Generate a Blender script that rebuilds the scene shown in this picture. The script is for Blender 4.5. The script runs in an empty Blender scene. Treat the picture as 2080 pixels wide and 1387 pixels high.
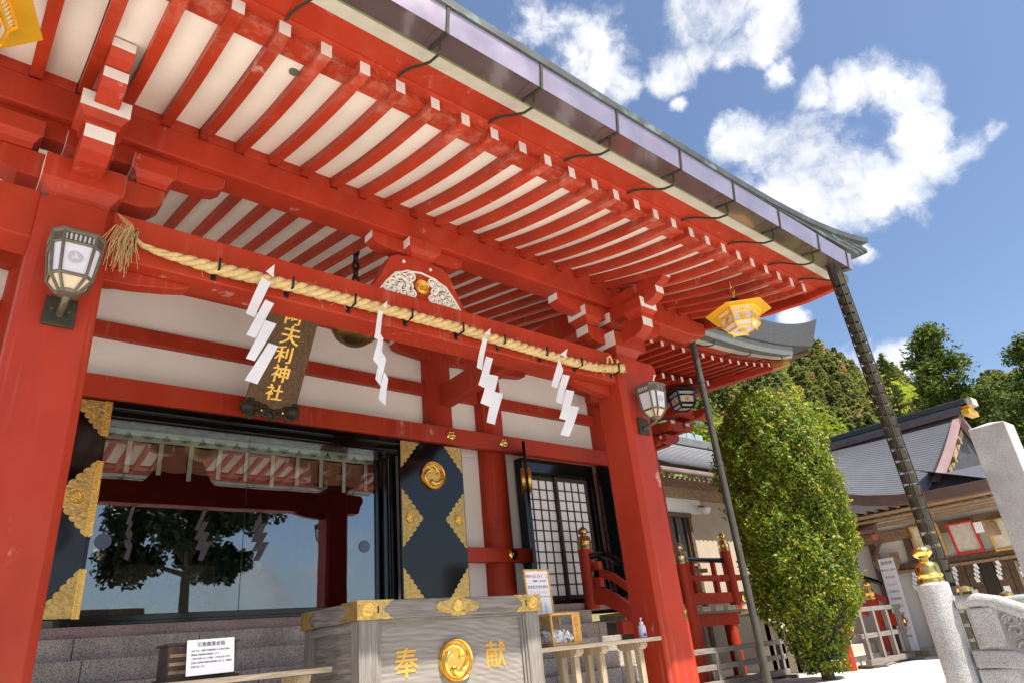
import bpy, bmesh, math, random
from mathutils import Vector, Matrix
R = random.Random(7)
S = bpy.context.scene
C = S.collection
# ------------------------------------------------------------------ camera
cam = bpy.data.cameras.new('camera'); camo = bpy.data.objects.new('camera', cam); C.objects.link(camo)
cam.sensor_width = 36; cam.lens = 1382.09 / 2080 * 36; cam.clip_end = 3000; cam.clip_start = .05
_y, _p, _r = .7391, .4260, -.1015
_f = Vector((math.sin(_y) * math.cos(_p), math.cos(_y) * math.cos(_p), math.sin(_p)))
_rt = Vector((math.cos(_y), -math.sin(_y), 0)); _up = _rt.cross(_f)
_r1 = math.cos(_r) * _rt + math.sin(_r) * _up; _u1 = math.cos(_r) * _up - math.sin(_r) * _rt
camo.matrix_world = Matrix(((_r1.x, _u1.x, -_f.x, 0), (_r1.y, _u1.y, -_f.y, 0), (_r1.z, _u1.z, -_f.z, .9), (0, 0, 0, 1)))
S.camera = camo
# ------------------------------------------------------------------ light
SUN = Vector((.05, -.486, .875)).normalized()
EL = math.asin(SUN.z); AZ = math.atan2(SUN.x, SUN.y)
sl = bpy.data.lights.new('sun', 'SUN'); sl.energy = 5.0; sl.angle = math.radians(.5); sl.color = (1, .95, .87)
so = bpy.data.objects.new('sun', sl); C.objects.link(so); so.rotation_euler = (-SUN).to_track_quat('-Z', 'Y').to_euler(); so.location = (0, 0, 30)
S.view_settings.view_transform = 'Standard'; S.view_settings.look = 'None'; S.view_settings.gamma = 1
S.view_settings.exposure = .96
S.cycles.max_bounces = 10; S.cycles.diffuse_bounces = 5; S.cycles.glossy_bounces = 5; S.cycles.transparent_max_bounces = 12
S.cycles.use_denoising = True
W = bpy.data.worlds.new('World'); S.world = W; W.use_nodes = True
def make_world():
    nt = W.node_tree; N = nt.nodes; L = nt.links; N.clear()
    def math_(op, a, b=None, c=None, clamp=False):
        n = N.new('ShaderNodeMath'); n.operation = op; n.use_clamp = clamp
        for i, v in enumerate((a, b, c)):
            if v is None: continue
            if isinstance(v, (int, float)): n.inputs[i].default_value = v
            else: L.new(v, n.inputs[i])
        return n.outputs[0]
    out = N.new('ShaderNodeOutputWorld'); bg = N.new('ShaderNodeBackground'); L.new(bg.outputs[0], out.inputs[0])
    sky = N.new('ShaderNodeTexSky'); sky.sky_type = 'NISHITA'; sky.sun_disc = False
    sky.sun_elevation = EL; sky.sun_rotation = AZ; sky.air_density = 1.0; sky.dust_density = 1.7; sky.ozone_density = 1.6
    tc = N.new('ShaderNodeTexCoord'); gen = tc.outputs['Generated']
    nz = N.new('ShaderNodeTexNoise'); nz.inputs['Scale'].default_value = 7; nz.inputs['Detail'].default_value = 7; nz.inputs['Roughness'].default_value = .62
    L.new(gen, nz.inputs['Vector'])
    w1 = N.new('ShaderNodeVectorMath'); w1.operation = 'SUBTRACT'; L.new(nz.outputs['Color'], w1.inputs[0]); w1.inputs[1].default_value = (.5, .5, .5)
    w2 = N.new('ShaderNodeVectorMath'); w2.operation = 'SCALE'; L.new(w1.outputs[0], w2.inputs[0]); w2.inputs['Scale'].default_value = .075
    w3 = N.new('ShaderNodeVectorMath'); w3.operation = 'ADD'; L.new(gen, w3.inputs[0]); L.new(w2.outputs[0], w3.inputs[1])
    vec = w3.outputs[0]
    blobs = CLOUDS
    cur = None
    for c, r in blobs:
        d = N.new('ShaderNodeVectorMath'); d.operation = 'DISTANCE'; L.new(vec, d.inputs[0]); d.inputs[1].default_value = c
        m = math_('MULTIPLY_ADD', d.outputs['Value'], -1 / r, 1.0)
        cur = m if cur is None else math_('MAXIMUM', cur, m)
    # the same broken cumulus away from the picture
    n2 = N.new('ShaderNodeTexNoise'); n2.inputs['Scale'].default_value = 2.6; n2.inputs['Detail'].default_value = 2; L.new(gen, n2.inputs['Vector'])
    dv = N.new('ShaderNodeVectorMath'); dv.operation = 'DISTANCE'; L.new(gen, dv.inputs[0]); dv.inputs[1].default_value = tuple(_f)
    away = math_('MULTIPLY_ADD', dv.outputs['Value'], 3.0, -3.0, clamp=True)
    gen_c = math_('MULTIPLY_ADD', n2.outputs['Fac'], 5.0, -3.0)
    gen_c = math_('SUBTRACT', gen_c, math_('MULTIPLY', math_('SUBTRACT', 1.0, away), 4.0))
    cur = math_('MAXIMUM', cur, gen_c)
    n3 = N.new('ShaderNodeTexNoise'); n3.inputs['Scale'].default_value = 13; n3.inputs['Detail'].default_value = 9; n3.inputs['Roughness'].default_value = .64; L.new(vec, n3.inputs['Vector'])
    det = math_('MULTIPLY_ADD', n3.outputs['Fac'], 2.5, -1.36)
    dens = math_('ADD', math_('MINIMUM', cur, .62), det)
    mr = N.new('ShaderNodeMapRange'); mr.interpolation_type = 'SMOOTHSTEP'; L.new(dens, mr.inputs[0]); mr.inputs[1].default_value = -.10; mr.inputs[2].default_value = .72
    # cloud brightness: thick parts very bright
    mix = N.new('ShaderNodeMix'); mix.data_type = 'RGBA'; L.new(mr.outputs[0], mix.inputs[0])
    tint = N.new('ShaderNodeMix'); tint.data_type = 'RGBA'; tint.blend_type = 'MULTIPLY'; tint.inputs[0].default_value = 1
    L.new(sky.outputs[0], tint.inputs[6]); tint.inputs[7].default_value = (1.0, 1.06, 1.12, 1)
    n4 = N.new('ShaderNodeTexNoise'); n4.inputs['Scale'].default_value = 9; n4.inputs['Detail'].default_value = 4; L.new(vec, n4.inputs['Vector'])
    cb = N.new('ShaderNodeMix'); cb.data_type = 'RGBA'; cr = N.new('ShaderNodeMapRange'); cr.inputs[1].default_value = .35; cr.inputs[2].default_value = .6; L.new(n4.outputs['Fac'], cr.inputs[0]); L.new(cr.outputs[0], cb.inputs[0]); cb.inputs[6].default_value = (5.3, 5.5, 5.9, 1); cb.inputs[7].default_value = (7.4, 7.4, 7.6, 1)
    L.new(tint.outputs[2], mix.inputs[6]); L.new(cb.outputs[2], mix.inputs[7])
    L.new(mix.outputs[2], bg.inputs[0]); bg.inputs[1].default_value = .086
CLOUDS = [((0.501, 0.428, 0.753), 0.052), ((0.530, 0.413, 0.741), 0.057), ((0.560, 0.409, 0.720), 0.068), ((0.590, 0.405, 0.699), 0.054), ((0.611, 0.406, 0.680), 0.034), ((0.488, 0.421, 0.765), 0.038), ((0.639, 0.282, 0.716), 0.055), ((0.658, 0.252, 0.709), 0.054), ((0.683, 0.221, 0.696), 0.049), ((0.704, 0.234, 0.671), 0.040), ((0.686, 0.264, 0.678), 0.041), ((0.663, 0.299, 0.686), 0.041), ((0.648, 0.337, 0.683), 0.043), ((0.641, 0.357, 0.679), 0.029), ((0.731, 0.238, 0.639), 0.027), ((0.672, 0.355, 0.650), 0.017), ((0.761, 0.214, 0.612), 0.032), ((0.774, 0.184, 0.606), 0.039), ((0.791, 0.159, 0.591), 0.038), ((0.808, 0.142, 0.572), 0.041), ((0.826, 0.146, 0.545), 0.038), ((0.836, 0.163, 0.524), 0.043), ((0.750, 0.307, 0.586), 0.048), ((0.774, 0.292, 0.562), 0.071), ((0.798, 0.268, 0.540), 0.079), ((0.815, 0.240, 0.528), 0.063), ((0.835, 0.210, 0.509), 0.057), ((0.851, 0.192, 0.489), 0.052), ((0.828, 0.271, 0.491), 0.056), ((0.800, 0.305, 0.517), 0.057), ((0.846, 0.230, 0.481), 0.045), ((0.858, 0.147, 0.492), 0.038), ((0.860, 0.119, 0.496), 0.028), ((0.860, 0.090, 0.501), 0.020), ((0.849, 0.368, 0.380), 0.027), ((0.862, 0.266, 0.431), 0.018), ((0.894, 0.329, 0.305), 0.041), ((0.913, 0.288, 0.289), 0.035), ((0.908, 0.305, 0.288), 0.032)]
make_world()

# ------------------------------------------------------------------ helpers
ORG = {}
class MB:
    def __init__(s): s.v = []; s.f = []; s.m = []
    def add(s, vs, fs, m=0):
        b = len(s.v); s.v += [tuple(v) for v in vs]
        for i, f in enumerate(fs):
            s.f.append([b + k for k in f]); s.m.append(m[i] if isinstance(m, (list, tuple)) else m)
        return s
    def box(s, x0, x1, y0, y1, z0, z1, m=0, **fm):
        k = ['nz', 'pz', 'ny', 'px', 'py', 'nx']
        return s.add([(x0, y0, z0), (x1, y0, z0), (x1, y1, z0), (x0, y1, z0), (x0, y0, z1), (x1, y0, z1), (x1, y1, z1), (x0, y1, z1)],
                     [(0, 3, 2, 1), (4, 5, 6, 7), (0, 1, 5, 4), (1, 2, 6, 5), (2, 3, 7, 6), (3, 0, 4, 7)], [fm.get(a, m) for a in k])
    def prism(s, poly, ax, a, b, m=0, ma=None, mb=None, me=None):
        """poly: 2D loop; ax 'x' (y,z), 'y' (x,z), 'z' (x,y)"""
        def P(p, t): return (t, p[0], p[1]) if ax == 'x' else ((p[0], t, p[1]) if ax == 'y' else (p[0], p[1], t))
        n = len(poly); ms = [m if ma is None else ma, m if mb is None else mb]
        ms += [(me or {}).get(i, m) for i in range(n)]
        return s.add([P(p, a) for p in poly] + [P(p, b) for p in poly], [tuple(range(n))[::-1], tuple(range(n, 2 * n))] + [(i, (i + 1) % n, n + (i + 1) % n, n + i) for i in range(n)], ms)
    def tube(s, pts, r, n=8, m=0, caps=True, closed=False):
        pts = [Vector(p) for p in pts]; k = len(pts); rr = r if isinstance(r, (list, tuple)) else [r] * k
        t0 = (pts[1] - pts[0]).normalized(); up = Vector((0, 0, 1)) if abs(t0.z) < .9 else Vector((1, 0, 0))
        u = t0.cross(up).normalized(); vs = []
        for i, p in enumerate(pts):
            a = pts[(i - 1) % k] if (closed or i > 0) else pts[i]; b = pts[(i + 1) % k] if (closed or i < k - 1) else pts[i]
            t = (b - a).normalized(); u = (u - t * u.dot(t)).normalized(); w = t.cross(u)
            vs += [p + (u * math.cos(2 * math.pi * j / n) + w * math.sin(2 * math.pi * j / n)) * rr[i] for j in range(n)]
        fs = []
        for i in range(k if closed else k - 1):
            i2 = (i + 1) % k
            fs += [(i * n + j, i * n + (j + 1) % n, i2 * n + (j + 1) % n, i2 * n + j) for j in range(n)]
        if caps and not closed: fs += [tuple(range(n))[::-1], tuple(range((k - 1) * n, k * n))]
        return s.add(vs, fs, m)
    def lathe(s, prof, c=(0, 0, 0), n=20, m=0, ang=0):
        k = len(prof); vs = []
        for r, z in prof: vs += [(c[0] + r * math.cos(ang + 2 * math.pi * j / n), c[1] + r * math.sin(ang + 2 * math.pi * j / n), c[2] + z) for j in range(n)]
        fs = []
        for i in range(k - 1): fs += [(i * n + j, i * n + (j + 1) % n, (i + 1) * n + (j + 1) % n, (i + 1) * n + j) for j in range(n)]
        fs += [tuple(range(n))[::-1], tuple(range((k - 1) * n, k * n))]
        return s.add(vs, fs, m)
    def xf(s, mat, start=0):
        for i in range(start, len(s.v)): s.v[i] = tuple(mat @ Vector(s.v[i]))
        return s
    def grid(s, fn, nu, nv, m=0):
        vs = [fn(i / nu, j / nv) for j in range(nv + 1) for i in range(nu + 1)]
        return s.add(vs, [(j * (nu + 1) + i, j * (nu + 1) + i + 1, (j + 1) * (nu + 1) + i + 1, (j + 1) * (nu + 1) + i) for j in range(nv) for i in range(nu)], m)
    def build(s, name, mats, par=None, bev=0, smooth=False, local=False, ang=35):
        o = Vector((0, 0, 0)) if (par is None or local) else ORG[par.name]
        me = bpy.data.meshes.new(name); me.from_pydata([tuple(Vector(v) - o) for v in s.v], [], s.f); me.update()
        mats = mats if isinstance(mats, (list, tuple)) else [mats]
        for q in mats: me.materials.append(q)
        if len(mats) > 1: me.polygons.foreach_set('material_index', s.m)
        bm = bmesh.new(); bm.from_mesh(me); bmesh.ops.recalc_face_normals(bm, faces=bm.faces); bm.to_mesh(me); bm.free()
        if smooth:
            me.shade_smooth(); me.set_sharp_from_angle(angle=math.radians(ang))
        ob = bpy.data.objects.new(name, me); C.objects.link(ob)
        if par is not None: ob.parent = par
        ORG[ob.name] = o
        if bev:
            q = ob.modifiers.new('bevel', 'BEVEL'); q.width = bev; q.segments = 2; q.limit_method = 'ANGLE'; q.angle_limit = math.radians(40)
        return ob
def tag(o, label=None, cat=None, group=None, kind=None):
    for k, v in (('label', label), ('category', cat), ('group', group), ('kind', kind)):
        if v: o[k] = v
    return o
def empty(name, loc=(0, 0, 0), rz=0, **kw):
    e = bpy.data.objects.new(name, None); C.objects.link(e); e.location = loc; e.rotation_euler = (0, 0, rz); e.empty_display_size = .1
    ORG[e.name] = Vector(loc) if rz == 0 else Vector((0, 0, 0)); tag(e, **kw); return e
def dup(o, loc=None, par=None):
    c = o.copy(); C.objects.link(c)
    if loc is not None: c.location = loc
    c.parent = par if par is not None else o.parent
    ORG[c.name] = ORG[o.name]
    return c
def dup_tree(o, loc, rz=None, **kw):
    c = o.copy(); C.objects.link(c); c.location = loc
    if rz is not None: c.rotation_euler = (0, 0, rz)
    ORG[c.name] = Vector(loc); tag(c, **kw)
    for ch in o.children:
        d = ch.copy(); C.objects.link(d); d.parent = c; ORG[d.name] = Vector(loc)
        for g in ch.children:
            e = g.copy(); C.objects.link(e); e.parent = d
    return c
def text_mb(body, size, depth=.004, align='CENTER', line=1.0, bold=0):
    cu = bpy.data.curves.new('t', 'FONT'); cu.body = body; cu.size = size; cu.extrude = depth; cu.align_x = align; cu.align_y = 'CENTER'; cu.space_line = line; cu.resolution_u = 3
    ob = bpy.data.objects.new('t', cu); C.objects.link(ob); dg = bpy.context.evaluated_depsgraph_get(); dg.update()
    me = bpy.data.meshes.new_from_object(ob.evaluated_get(dg)); mb = MB()
    for dx, dz in (((0, 0),) if not bold else ((0, 0), (bold, -.0012), (-bold, -.0024))):
        mb.add([(v.co.x + dx, v.co.y + dx * .5, v.co.z + dz) for v in me.vertices], [tuple(p.vertices) for p in me.polygons])
    bpy.data.objects.remove(ob); bpy.data.curves.remove(cu); bpy.data.meshes.remove(me)
    return mb
def frame(o, u, v):
    """matrix: local x->u, y->v, z->u x v, origin o"""
    u = Vector(u).normalized(); v = Vector(v).normalized(); w = u.cross(v)
    return Matrix(((u.x, v.x, w.x, o[0]), (u.y, v.y, w.y, o[1]), (u.z, v.z, w.z, o[2]), (0, 0, 0, 1)))
FRONT = lambda o: frame(o, (1, 0, 0), (0, 0, 1))        # local xy plane faces -Y

# ------------------------------------------------------------------ materials
def nodes(name):
    m = bpy.data.materials.new(name); m.use_nodes = True; nt = m.node_tree
    return m, nt, nt.nodes, nt.links, nt.nodes['Principled BSDF']
def lin(c): return tuple((x / 12.92 if x <= .04045 else ((x + .055) / 1.055) ** 2.4) for x in (v / 255 for v in c)) + (1,)
def mat(name, col, rough=.5, metal=0, var=.12, scale=3, bump=0, bscale=60, spec=.5, wear=None, wearamt=.62, wscale=5, stretch=(1, 1, 1), col2=None, c2scale=8, c2lo=.5, c2hi=.6, coat=0, wavescale=0, rvar=0, detail=5, streak=None, tip=None):
    m, nt, N, L, B = nodes(name)
    B.inputs['Roughness'].default_value = rough; B.inputs['Metallic'].default_value = metal; B.inputs['Specular IOR Level'].default_value = spec
    if coat: B.inputs['Coat Weight'].default_value = coat; B.inputs['Coat Roughness'].default_value = .08; B.inputs['Coat IOR'].default_value = 1.5 if coat < 1 else 1.9
    tc = N.new('ShaderNodeTexCoord'); oi = N.new('ShaderNodeObjectInfo')
    ad = N.new('ShaderNodeVectorMath'); ad.operation = 'MULTIPLY_ADD'
    L.new(tc.outputs['Object'], ad.inputs[0]); ad.inputs[1].default_value = stretch
    cm = N.new('ShaderNodeCombineXYZ'); k = N.new('ShaderNodeMath'); k.operation = 'MULTIPLY'; k.inputs[1].default_value = 37; L.new(oi.outputs['Random'], k.inputs[0])
    for i in range(3): L.new(k.outputs[0], cm.inputs[i])
    L.new(cm.outputs[0], ad.inputs[2]); vec = ad.outputs[0]
    def noise(sc, det=detail, rgh=.6):
        n = N.new('ShaderNodeTexNoise'); n.inputs['Scale'].default_value = sc; n.inputs['Detail'].default_value = det; n.inputs['Roughness'].default_value = rgh; L.new(vec, n.inputs['Vector']); return n.outputs['Fac']
    def mixc(fac, a, b):
        x = N.new('ShaderNodeMix'); x.data_type = 'RGBA'
        L.new(fac, x.inputs[0])
        for i, q in ((6, a), (7, b)):
            if isinstance(q, tuple): x.inputs[i].default_value = q
            else: L.new(q, x.inputs[i])
        return x.outputs[2]
    def rng(v, lo, hi, a=0, b=1):
        r = N.new('ShaderNodeMapRange'); L.new(v, r.inputs[0]); r.inputs[1].default_value = lo; r.inputs[2].default_value = hi; r.inputs[3].default_value = a; r.inputs[4].default_value = b; return r.outputs[0]
    c = tuple(col[:3]) + (1,)
    lo = tuple(x * (1 - var) for x in c[:3]) + (1,); hi = tuple(min(1, x * (1 + var)) for x in c[:3]) + (1,)
    cur = mixc(rng(noise(scale), .3, .7), lo, hi)
    if wavescale:
        wv = N.new('ShaderNodeTexNoise'); wv.inputs['Scale'].default_value = wavescale; wv.inputs['Detail'].default_value = 4; L.new(vec, wv.inputs['Vector'])
        cur = mixc(rng(wv.outputs['Fac'], .35, .65), tuple(x * .72 for x in c[:3]) + (1,), cur)
    if col2: cur = mixc(rng(noise(c2scale), c2lo, c2hi), cur, tuple(col2[:3]) + (1,))
    if wear:
        wn = rng(noise(wscale, 9, .72), wearamt, wearamt + .06); cur = mixc(wn, cur, tuple(wear[:3]) + (1,))
    if streak:
        sv = N.new('ShaderNodeVectorMath'); sv.operation = 'MULTIPLY'; sv.inputs[1].default_value = (9, 9, .5); L.new(tc.outputs['Object'], sv.inputs[0])
        sn = N.new('ShaderNodeTexNoise'); sn.inputs['Scale'].default_value = 2.2; sn.inputs['Detail'].default_value = 3; L.new(sv.outputs[0], sn.inputs['Vector'])
        ml = N.new('ShaderNodeMath'); ml.operation = 'MULTIPLY'; L.new(rng(sn.outputs['Fac'], .54, .74, 0, .38), ml.inputs[0]); L.new(rng(noise(.9, 3), .48, .66), ml.inputs[1]); cur = mixc(ml.outputs[0], cur, tuple(streak) + (1,))
    if tip:
        sp = N.new('ShaderNodeSeparateXYZ'); L.new(tc.outputs['Object'], sp.inputs[0])
        ml = N.new('ShaderNodeMath'); ml.operation = 'MULTIPLY'; L.new(rng(sp.outputs[1], tip[0], tip[1], 0, 1), ml.inputs[0]); L.new(rng(noise(6, 9, .75), .46, .68, 0, .7), ml.inputs[1]); cur = mixc(ml.outputs[0], cur, tuple(tip[2]) + (1,))
    tv = N.new('ShaderNodeMix'); tv.data_type = 'RGBA'; tv.blend_type = 'MULTIPLY'; tv.inputs[0].default_value = 1; L.new(cur, tv.inputs[6]); L.new(rng(oi.outputs['Random'], 0, 1, .90, 1.06), tv.inputs[7]); cur = tv.outputs[2]
    L.new(cur, B.inputs['Base Color'])
    if rvar: L.new(rng(noise(scale * 2), .3, .7, max(0, rough - rvar), min(1, rough + rvar)), B.inputs['Roughness'])
    if bump:
        bp = N.new('ShaderNodeBump'); bp.inputs['Strength'].default_value = bump; bp.inputs['Distance'].default_value = .01; L.new(noise(bscale, 4), bp.inputs['Height']); L.new(bp.outputs[0], B.inputs['Normal'])
    return m
RED = mat('vermilion_paint', (.37, .033, .0125), .46, var=.18, col2=(.40, .055, .024), c2scale=1.3, c2lo=.50, c2hi=.85, scale=1.6, bump=.06, bscale=14, spec=.24, wear=(.52, .24, .18), wearamt=.64, wscale=3.0, stretch=(1, 1, .55), rvar=.1, streak=(.50, .20, .14))
REDT = mat('vermilion_rafter', (.39, .036, .0125), .46, var=.18, col2=(.42, .058, .026), c2scale=1.6, c2lo=.50, c2hi=.85, scale=2.2, bump=.08, bscale=20, spec=.25, wear=(.55, .25, .19), wearamt=.63, wscale=3.6, rvar=.1, tip=(3.85, 3.26, (.56, .26, .19)), streak=(.5, .2, .14))
WHT = mat('white_endgrain', (.72, .69, .64), .7, var=.05, scale=9)
PLAS = mat('white_plaster', (.79, .755, .71), .85, var=.05, scale=1.2, bump=.05, bscale=30)
SOFF = mat('cream_soffit', (.83, .78, .69), .8, var=.09, scale=1.2, wear=(.40, .33, .27), wearamt=.675, wscale=6)
CREAM = mat('cream_board', (.52, .48, .40), .7, var=.1, scale=5, wear=(.42, .12, .06), wearamt=.66, wscale=6)
LACQ = mat('black_lacquer', (.003, .0034, .004), .09, var=.2, spec=.42, coat=.06)
BLK = mat('black_iron', (.018, .015, .013), .5, metal=.3, bump=.15)
def gold(name, col=(.83, .53, .14), rough=.28, bump=.5, bscale=70):
    m = mat(name, col, rough, metal=1, var=.12, scale=20, bump=bump, bscale=bscale, rvar=.08); return m
GOLD = gold('gilt_metal'); GOLDP = gold('polished_gilt', (.93, .62, .17), .2, .03, 8); GOLDT = mat('gilt_engraving_shading', (.58, .385, .13), .38, metal=1, var=.28, scale=26, bump=.9, bscale=30, rvar=.12, detail=3)  # GOLDT: tone noise gives tarnish plus painted shading of engraved relief
GPAINT = mat('gold_paint', (.62, .36, .06), .5, metal=.35, var=.15, scale=30)
YLW = mat('bright_gilding', (.92, .50, .03), .34, metal=.55, var=.06, scale=6)
COP = mat('copper_gutter', (.17, .11, .11), .16, metal=.4, var=.2, scale=2, col2=(.42, .16, .03), c2scale=2.6, c2lo=.60, c2hi=.72, rvar=.05, bump=.02, bscale=5, spec=1, coat=1)
GMET = mat('grey_gutter_metal', (.15, .15, .138), .55, metal=.3, var=.1, scale=5)
PAT = mat('patina_tile', (.065, .07, .065), .6, metal=.2, var=.35, scale=4, col2=(.24, .38, .35), c2scale=2.2, c2lo=.58, c2hi=.74)
GRN = mat('verdigris', (.16, .19, .08), .6, var=.2)
BRZ = mat('dark_bronze', (.045, .038, .022), .55, metal=.35, var=.3, scale=15, bump=.2, bscale=40)
BRZL = mat('lamp_bronze', (.14, .12, .085), .45, metal=.5, var=.2, scale=20, bump=.1, bscale=60)
STRAP = mat('iron_strap', (.05, .045, .03), .6, metal=.4, var=.3, scale=20)
LGLASS = mat('frosted_lamp_glass', (.62, .60, .64), .22, var=.03, spec=.5)
LGLASW = mat('amber_lamp_glass', (.62, .50, .34), .25, var=.05)
PAPER = mat('white_paper', (.86, .86, .88), .75, var=.02)
def granite(name, a, b, c, sc=160):
    m, nt, N, L, B = nodes(name); tc = N.new('ShaderNodeTexCoord')
    v = N.new('ShaderNodeTexVoronoi'); v.inputs['Scale'].default_value = sc; L.new(tc.outputs['Object'], v.inputs['Vector'])
    n = N.new('ShaderNodeTexNoise'); n.inputs['Scale'].default_value = 2.2; n.inputs['Detail'].default_value = 6; L.new(tc.outputs['Object'], n.inputs['Vector'])
    rp = N.new('ShaderNodeValToRGB'); rp.color_ramp.interpolation = 'CONSTANT'; e = rp.color_ramp.elements
    e[0].color = a + (1,); e[1].position = .26; e[1].color = b + (1,); q = e.new(.72); q.color = c + (1,)
    sp = N.new('ShaderNodeSeparateColor'); L.new(v.outputs['Color'], sp.inputs[0]); L.new(sp.outputs[0], rp.inputs[0])
    mx = N.new('ShaderNodeMix'); mx.data_type = 'RGBA'; mx.blend_type = 'MULTIPLY'; mx.inputs[0].default_value = 1
    r = N.new('ShaderNodeMapRange'); L.new(n.outputs['Fac'], r.inputs[0]); r.inputs[1].default_value = .3; r.inputs[2].default_value = .7; r.inputs[3].default_value = .72; r.inputs[4].default_value = 1.12
    oi = N.new('ShaderNodeObjectInfo'); r2 = N.new('ShaderNodeMapRange'); L.new(oi.outputs['Random'], r2.inputs[0]); r2.inputs[3].default_value = .86; r2.inputs[4].default_value = 1.1
    mm = N.new('ShaderNodeMath'); mm.operation = 'MULTIPLY'; L.new(r.outputs[0], mm.inputs[0]); L.new(r2.outputs[0], mm.inputs[1])
    L.new(rp.outputs[0], mx.inputs[6]); L.new(mm.outputs[0], mx.inputs[7]); L.new(mx.outputs[2], B.inputs['Base Color']); B.inputs['Roughness'].default_value = .75
    bp = N.new('ShaderNodeBump'); bp.inputs['Strength'].default_value = .12; bp.inputs['Distance'].default_value = .004; L.new(v.outputs['Distance'], bp.inputs['Height']); L.new(bp.outputs[0], B.inputs['Normal'])
    return m
GRAN = granite('step_granite', (.15, .145, .14), (.37, .32, .275), (.53, .455, .37))
GRANR = granite('reddish_granite', (.18, .12, .11), (.29, .20, .185), (.36, .27, .25))
GRANL = granite('pale_granite', (.22, .22, .22), (.41, .40, .385), (.50, .49, .475), 300)
GRANM = granite('monument_granite', (.29, .28, .27), (.42, .40, .38), (.47, .45, .425), 200)
PAVE = mat('plaza_paving', (.62, .58, .51), .8, var=.1, scale=1.5, bump=.1, bscale=30)
STEPL = mat('pale_stone', (.50, .45, .37), .8, var=.12, scale=3, bump=.1, bscale=40)
def wood(name, a, b, rough=.7, sc=3.0, stretch=(1, 14, 14), light=None):
    m, nt, N, L, B = nodes(name); tc = N.new('ShaderNodeTexCoord'); oi = N.new('ShaderNodeObjectInfo')
    mp = N.new('ShaderNodeVectorMath'); mp.operation = 'MULTIPLY_ADD'; mp.inputs[1].default_value = stretch; L.new(tc.outputs['Object'], mp.inputs[0])
    cx = N.new('ShaderNodeCombineXYZ'); k = N.new('ShaderNodeMath'); k.operation = 'MULTIPLY'; k.inputs[1].default_value = 20; L.new(oi.outputs['Random'], k.inputs[0]); L.new(k.outputs[0], cx.inputs[0]); L.new(k.outputs[0], cx.inputs[1]); L.new(cx.outputs[0], mp.inputs[2])
    n = N.new('ShaderNodeTexNoise'); n.inputs['Scale'].default_value = sc; n.inputs['Detail'].default_value = 6; n.inputs['Distortion'].default_value = 1.1; L.new(mp.outputs[0], n.inputs['Vector'])
    n2 = N.new('ShaderNodeTexNoise'); n2.inputs['Scale'].default_value = 1.7; n2.inputs['Detail'].default_value = 4; L.new(tc.outputs['Object'], n2.inputs['Vector'])
    r = N.new('ShaderNodeValToRGB'); r.color_ramp.elements[0].position = .32; r.color_ramp.elements[0].color = tuple(a) + (1,); r.color_ramp.elements[1].position = .68; r.color_ramp.elements[1].color = tuple(b) + (1,)
    L.new(n.outputs['Fac'], r.inputs[0]); src = r.outputs[0]
    if light:
        x = N.new('ShaderNodeMix'); x.data_type = 'RGBA'; q = N.new('ShaderNodeMapRange'); q.inputs[1].default_value = .42; q.inputs[2].default_value = .62; L.new(n2.outputs['Fac'], q.inputs[0]); L.new(q.outputs[0], x.inputs[0]); L.new(src, x.inputs[6])
        y = N.new('ShaderNodeMix'); y.data_type = 'RGBA'; y.inputs[0].default_value = .55; L.new(src, y.inputs[6]); y.inputs[7].default_value = tuple(light) + (1,); L.new(y.outputs[2], x.inputs[7]); src = x.outputs[2]
    L.new(src, B.inputs['Base Color']); B.inputs['Roughness'].default_value = rough
    bp = N.new('ShaderNodeBump'); bp.inputs['Strength'].default_value = .2; bp.inputs['Distance'].default_value = .004; L.new(n.outputs['Fac'], bp.inputs['Height']); L.new(bp.outputs[0], B.inputs['Normal'])
    return m
WGREY = wood('weathered_board_x', (.115, .098, .084), (.25, .222, .196), sc=4, stretch=(.8, 16, 16))
WGREYZ = wood('weathered_post_z', (.115, .098, .084), (.26, .23, .205), sc=4, stretch=(16, 16, .8))
WPALE = wood('pale_bench_wood', (.34, .26, .17), (.55, .46, .34))
WPALEZ = wood('pale_leg_wood', (.27, .20, .12), (.45, .36, .25), stretch=(14, 14, 1))
WBRN = wood('brown_timber', (.07, .04, .022), (.16, .095, .055), stretch=(4, 4, 4))
WTAN = wood('tan_timber', (.20, .12, .06), (.36, .24, .14), stretch=(4, 4, 4))
WDARK = wood('dark_shoji_wood', (.02, .012, .008), (.05, .03, .02), stretch=(8, 8, 8))
WPLQ = wood('plaque_wood', (.095, .052, .024), (.20, .115, .056), stretch=(14, 14, 1))
WYEL = wood('yellow_pine', (.50, .26, .05), (.68, .40, .10), stretch=(5, 5, 5))
WBOX = wood('dark_box_wood', (.03, .02, .014), (.08, .05, .035), stretch=(6, 6, 6))
SHOJI = mat('shoji_paper', (.76, .74, .74), .9, var=.03)
INK = mat('black_ink', (.01, .01, .012), .7, var=0); INKR = mat('red_ink', (.55, .02, .025), .7, var=0); INKB = mat('blue_ink', (.03, .08, .5), .6, var=0); PINK = mat('pink_ink', (.75, .35, .38), .7, var=0)
DARK = mat('dark_interior', (.012, .010, .009), .9, var=.2)
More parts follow.
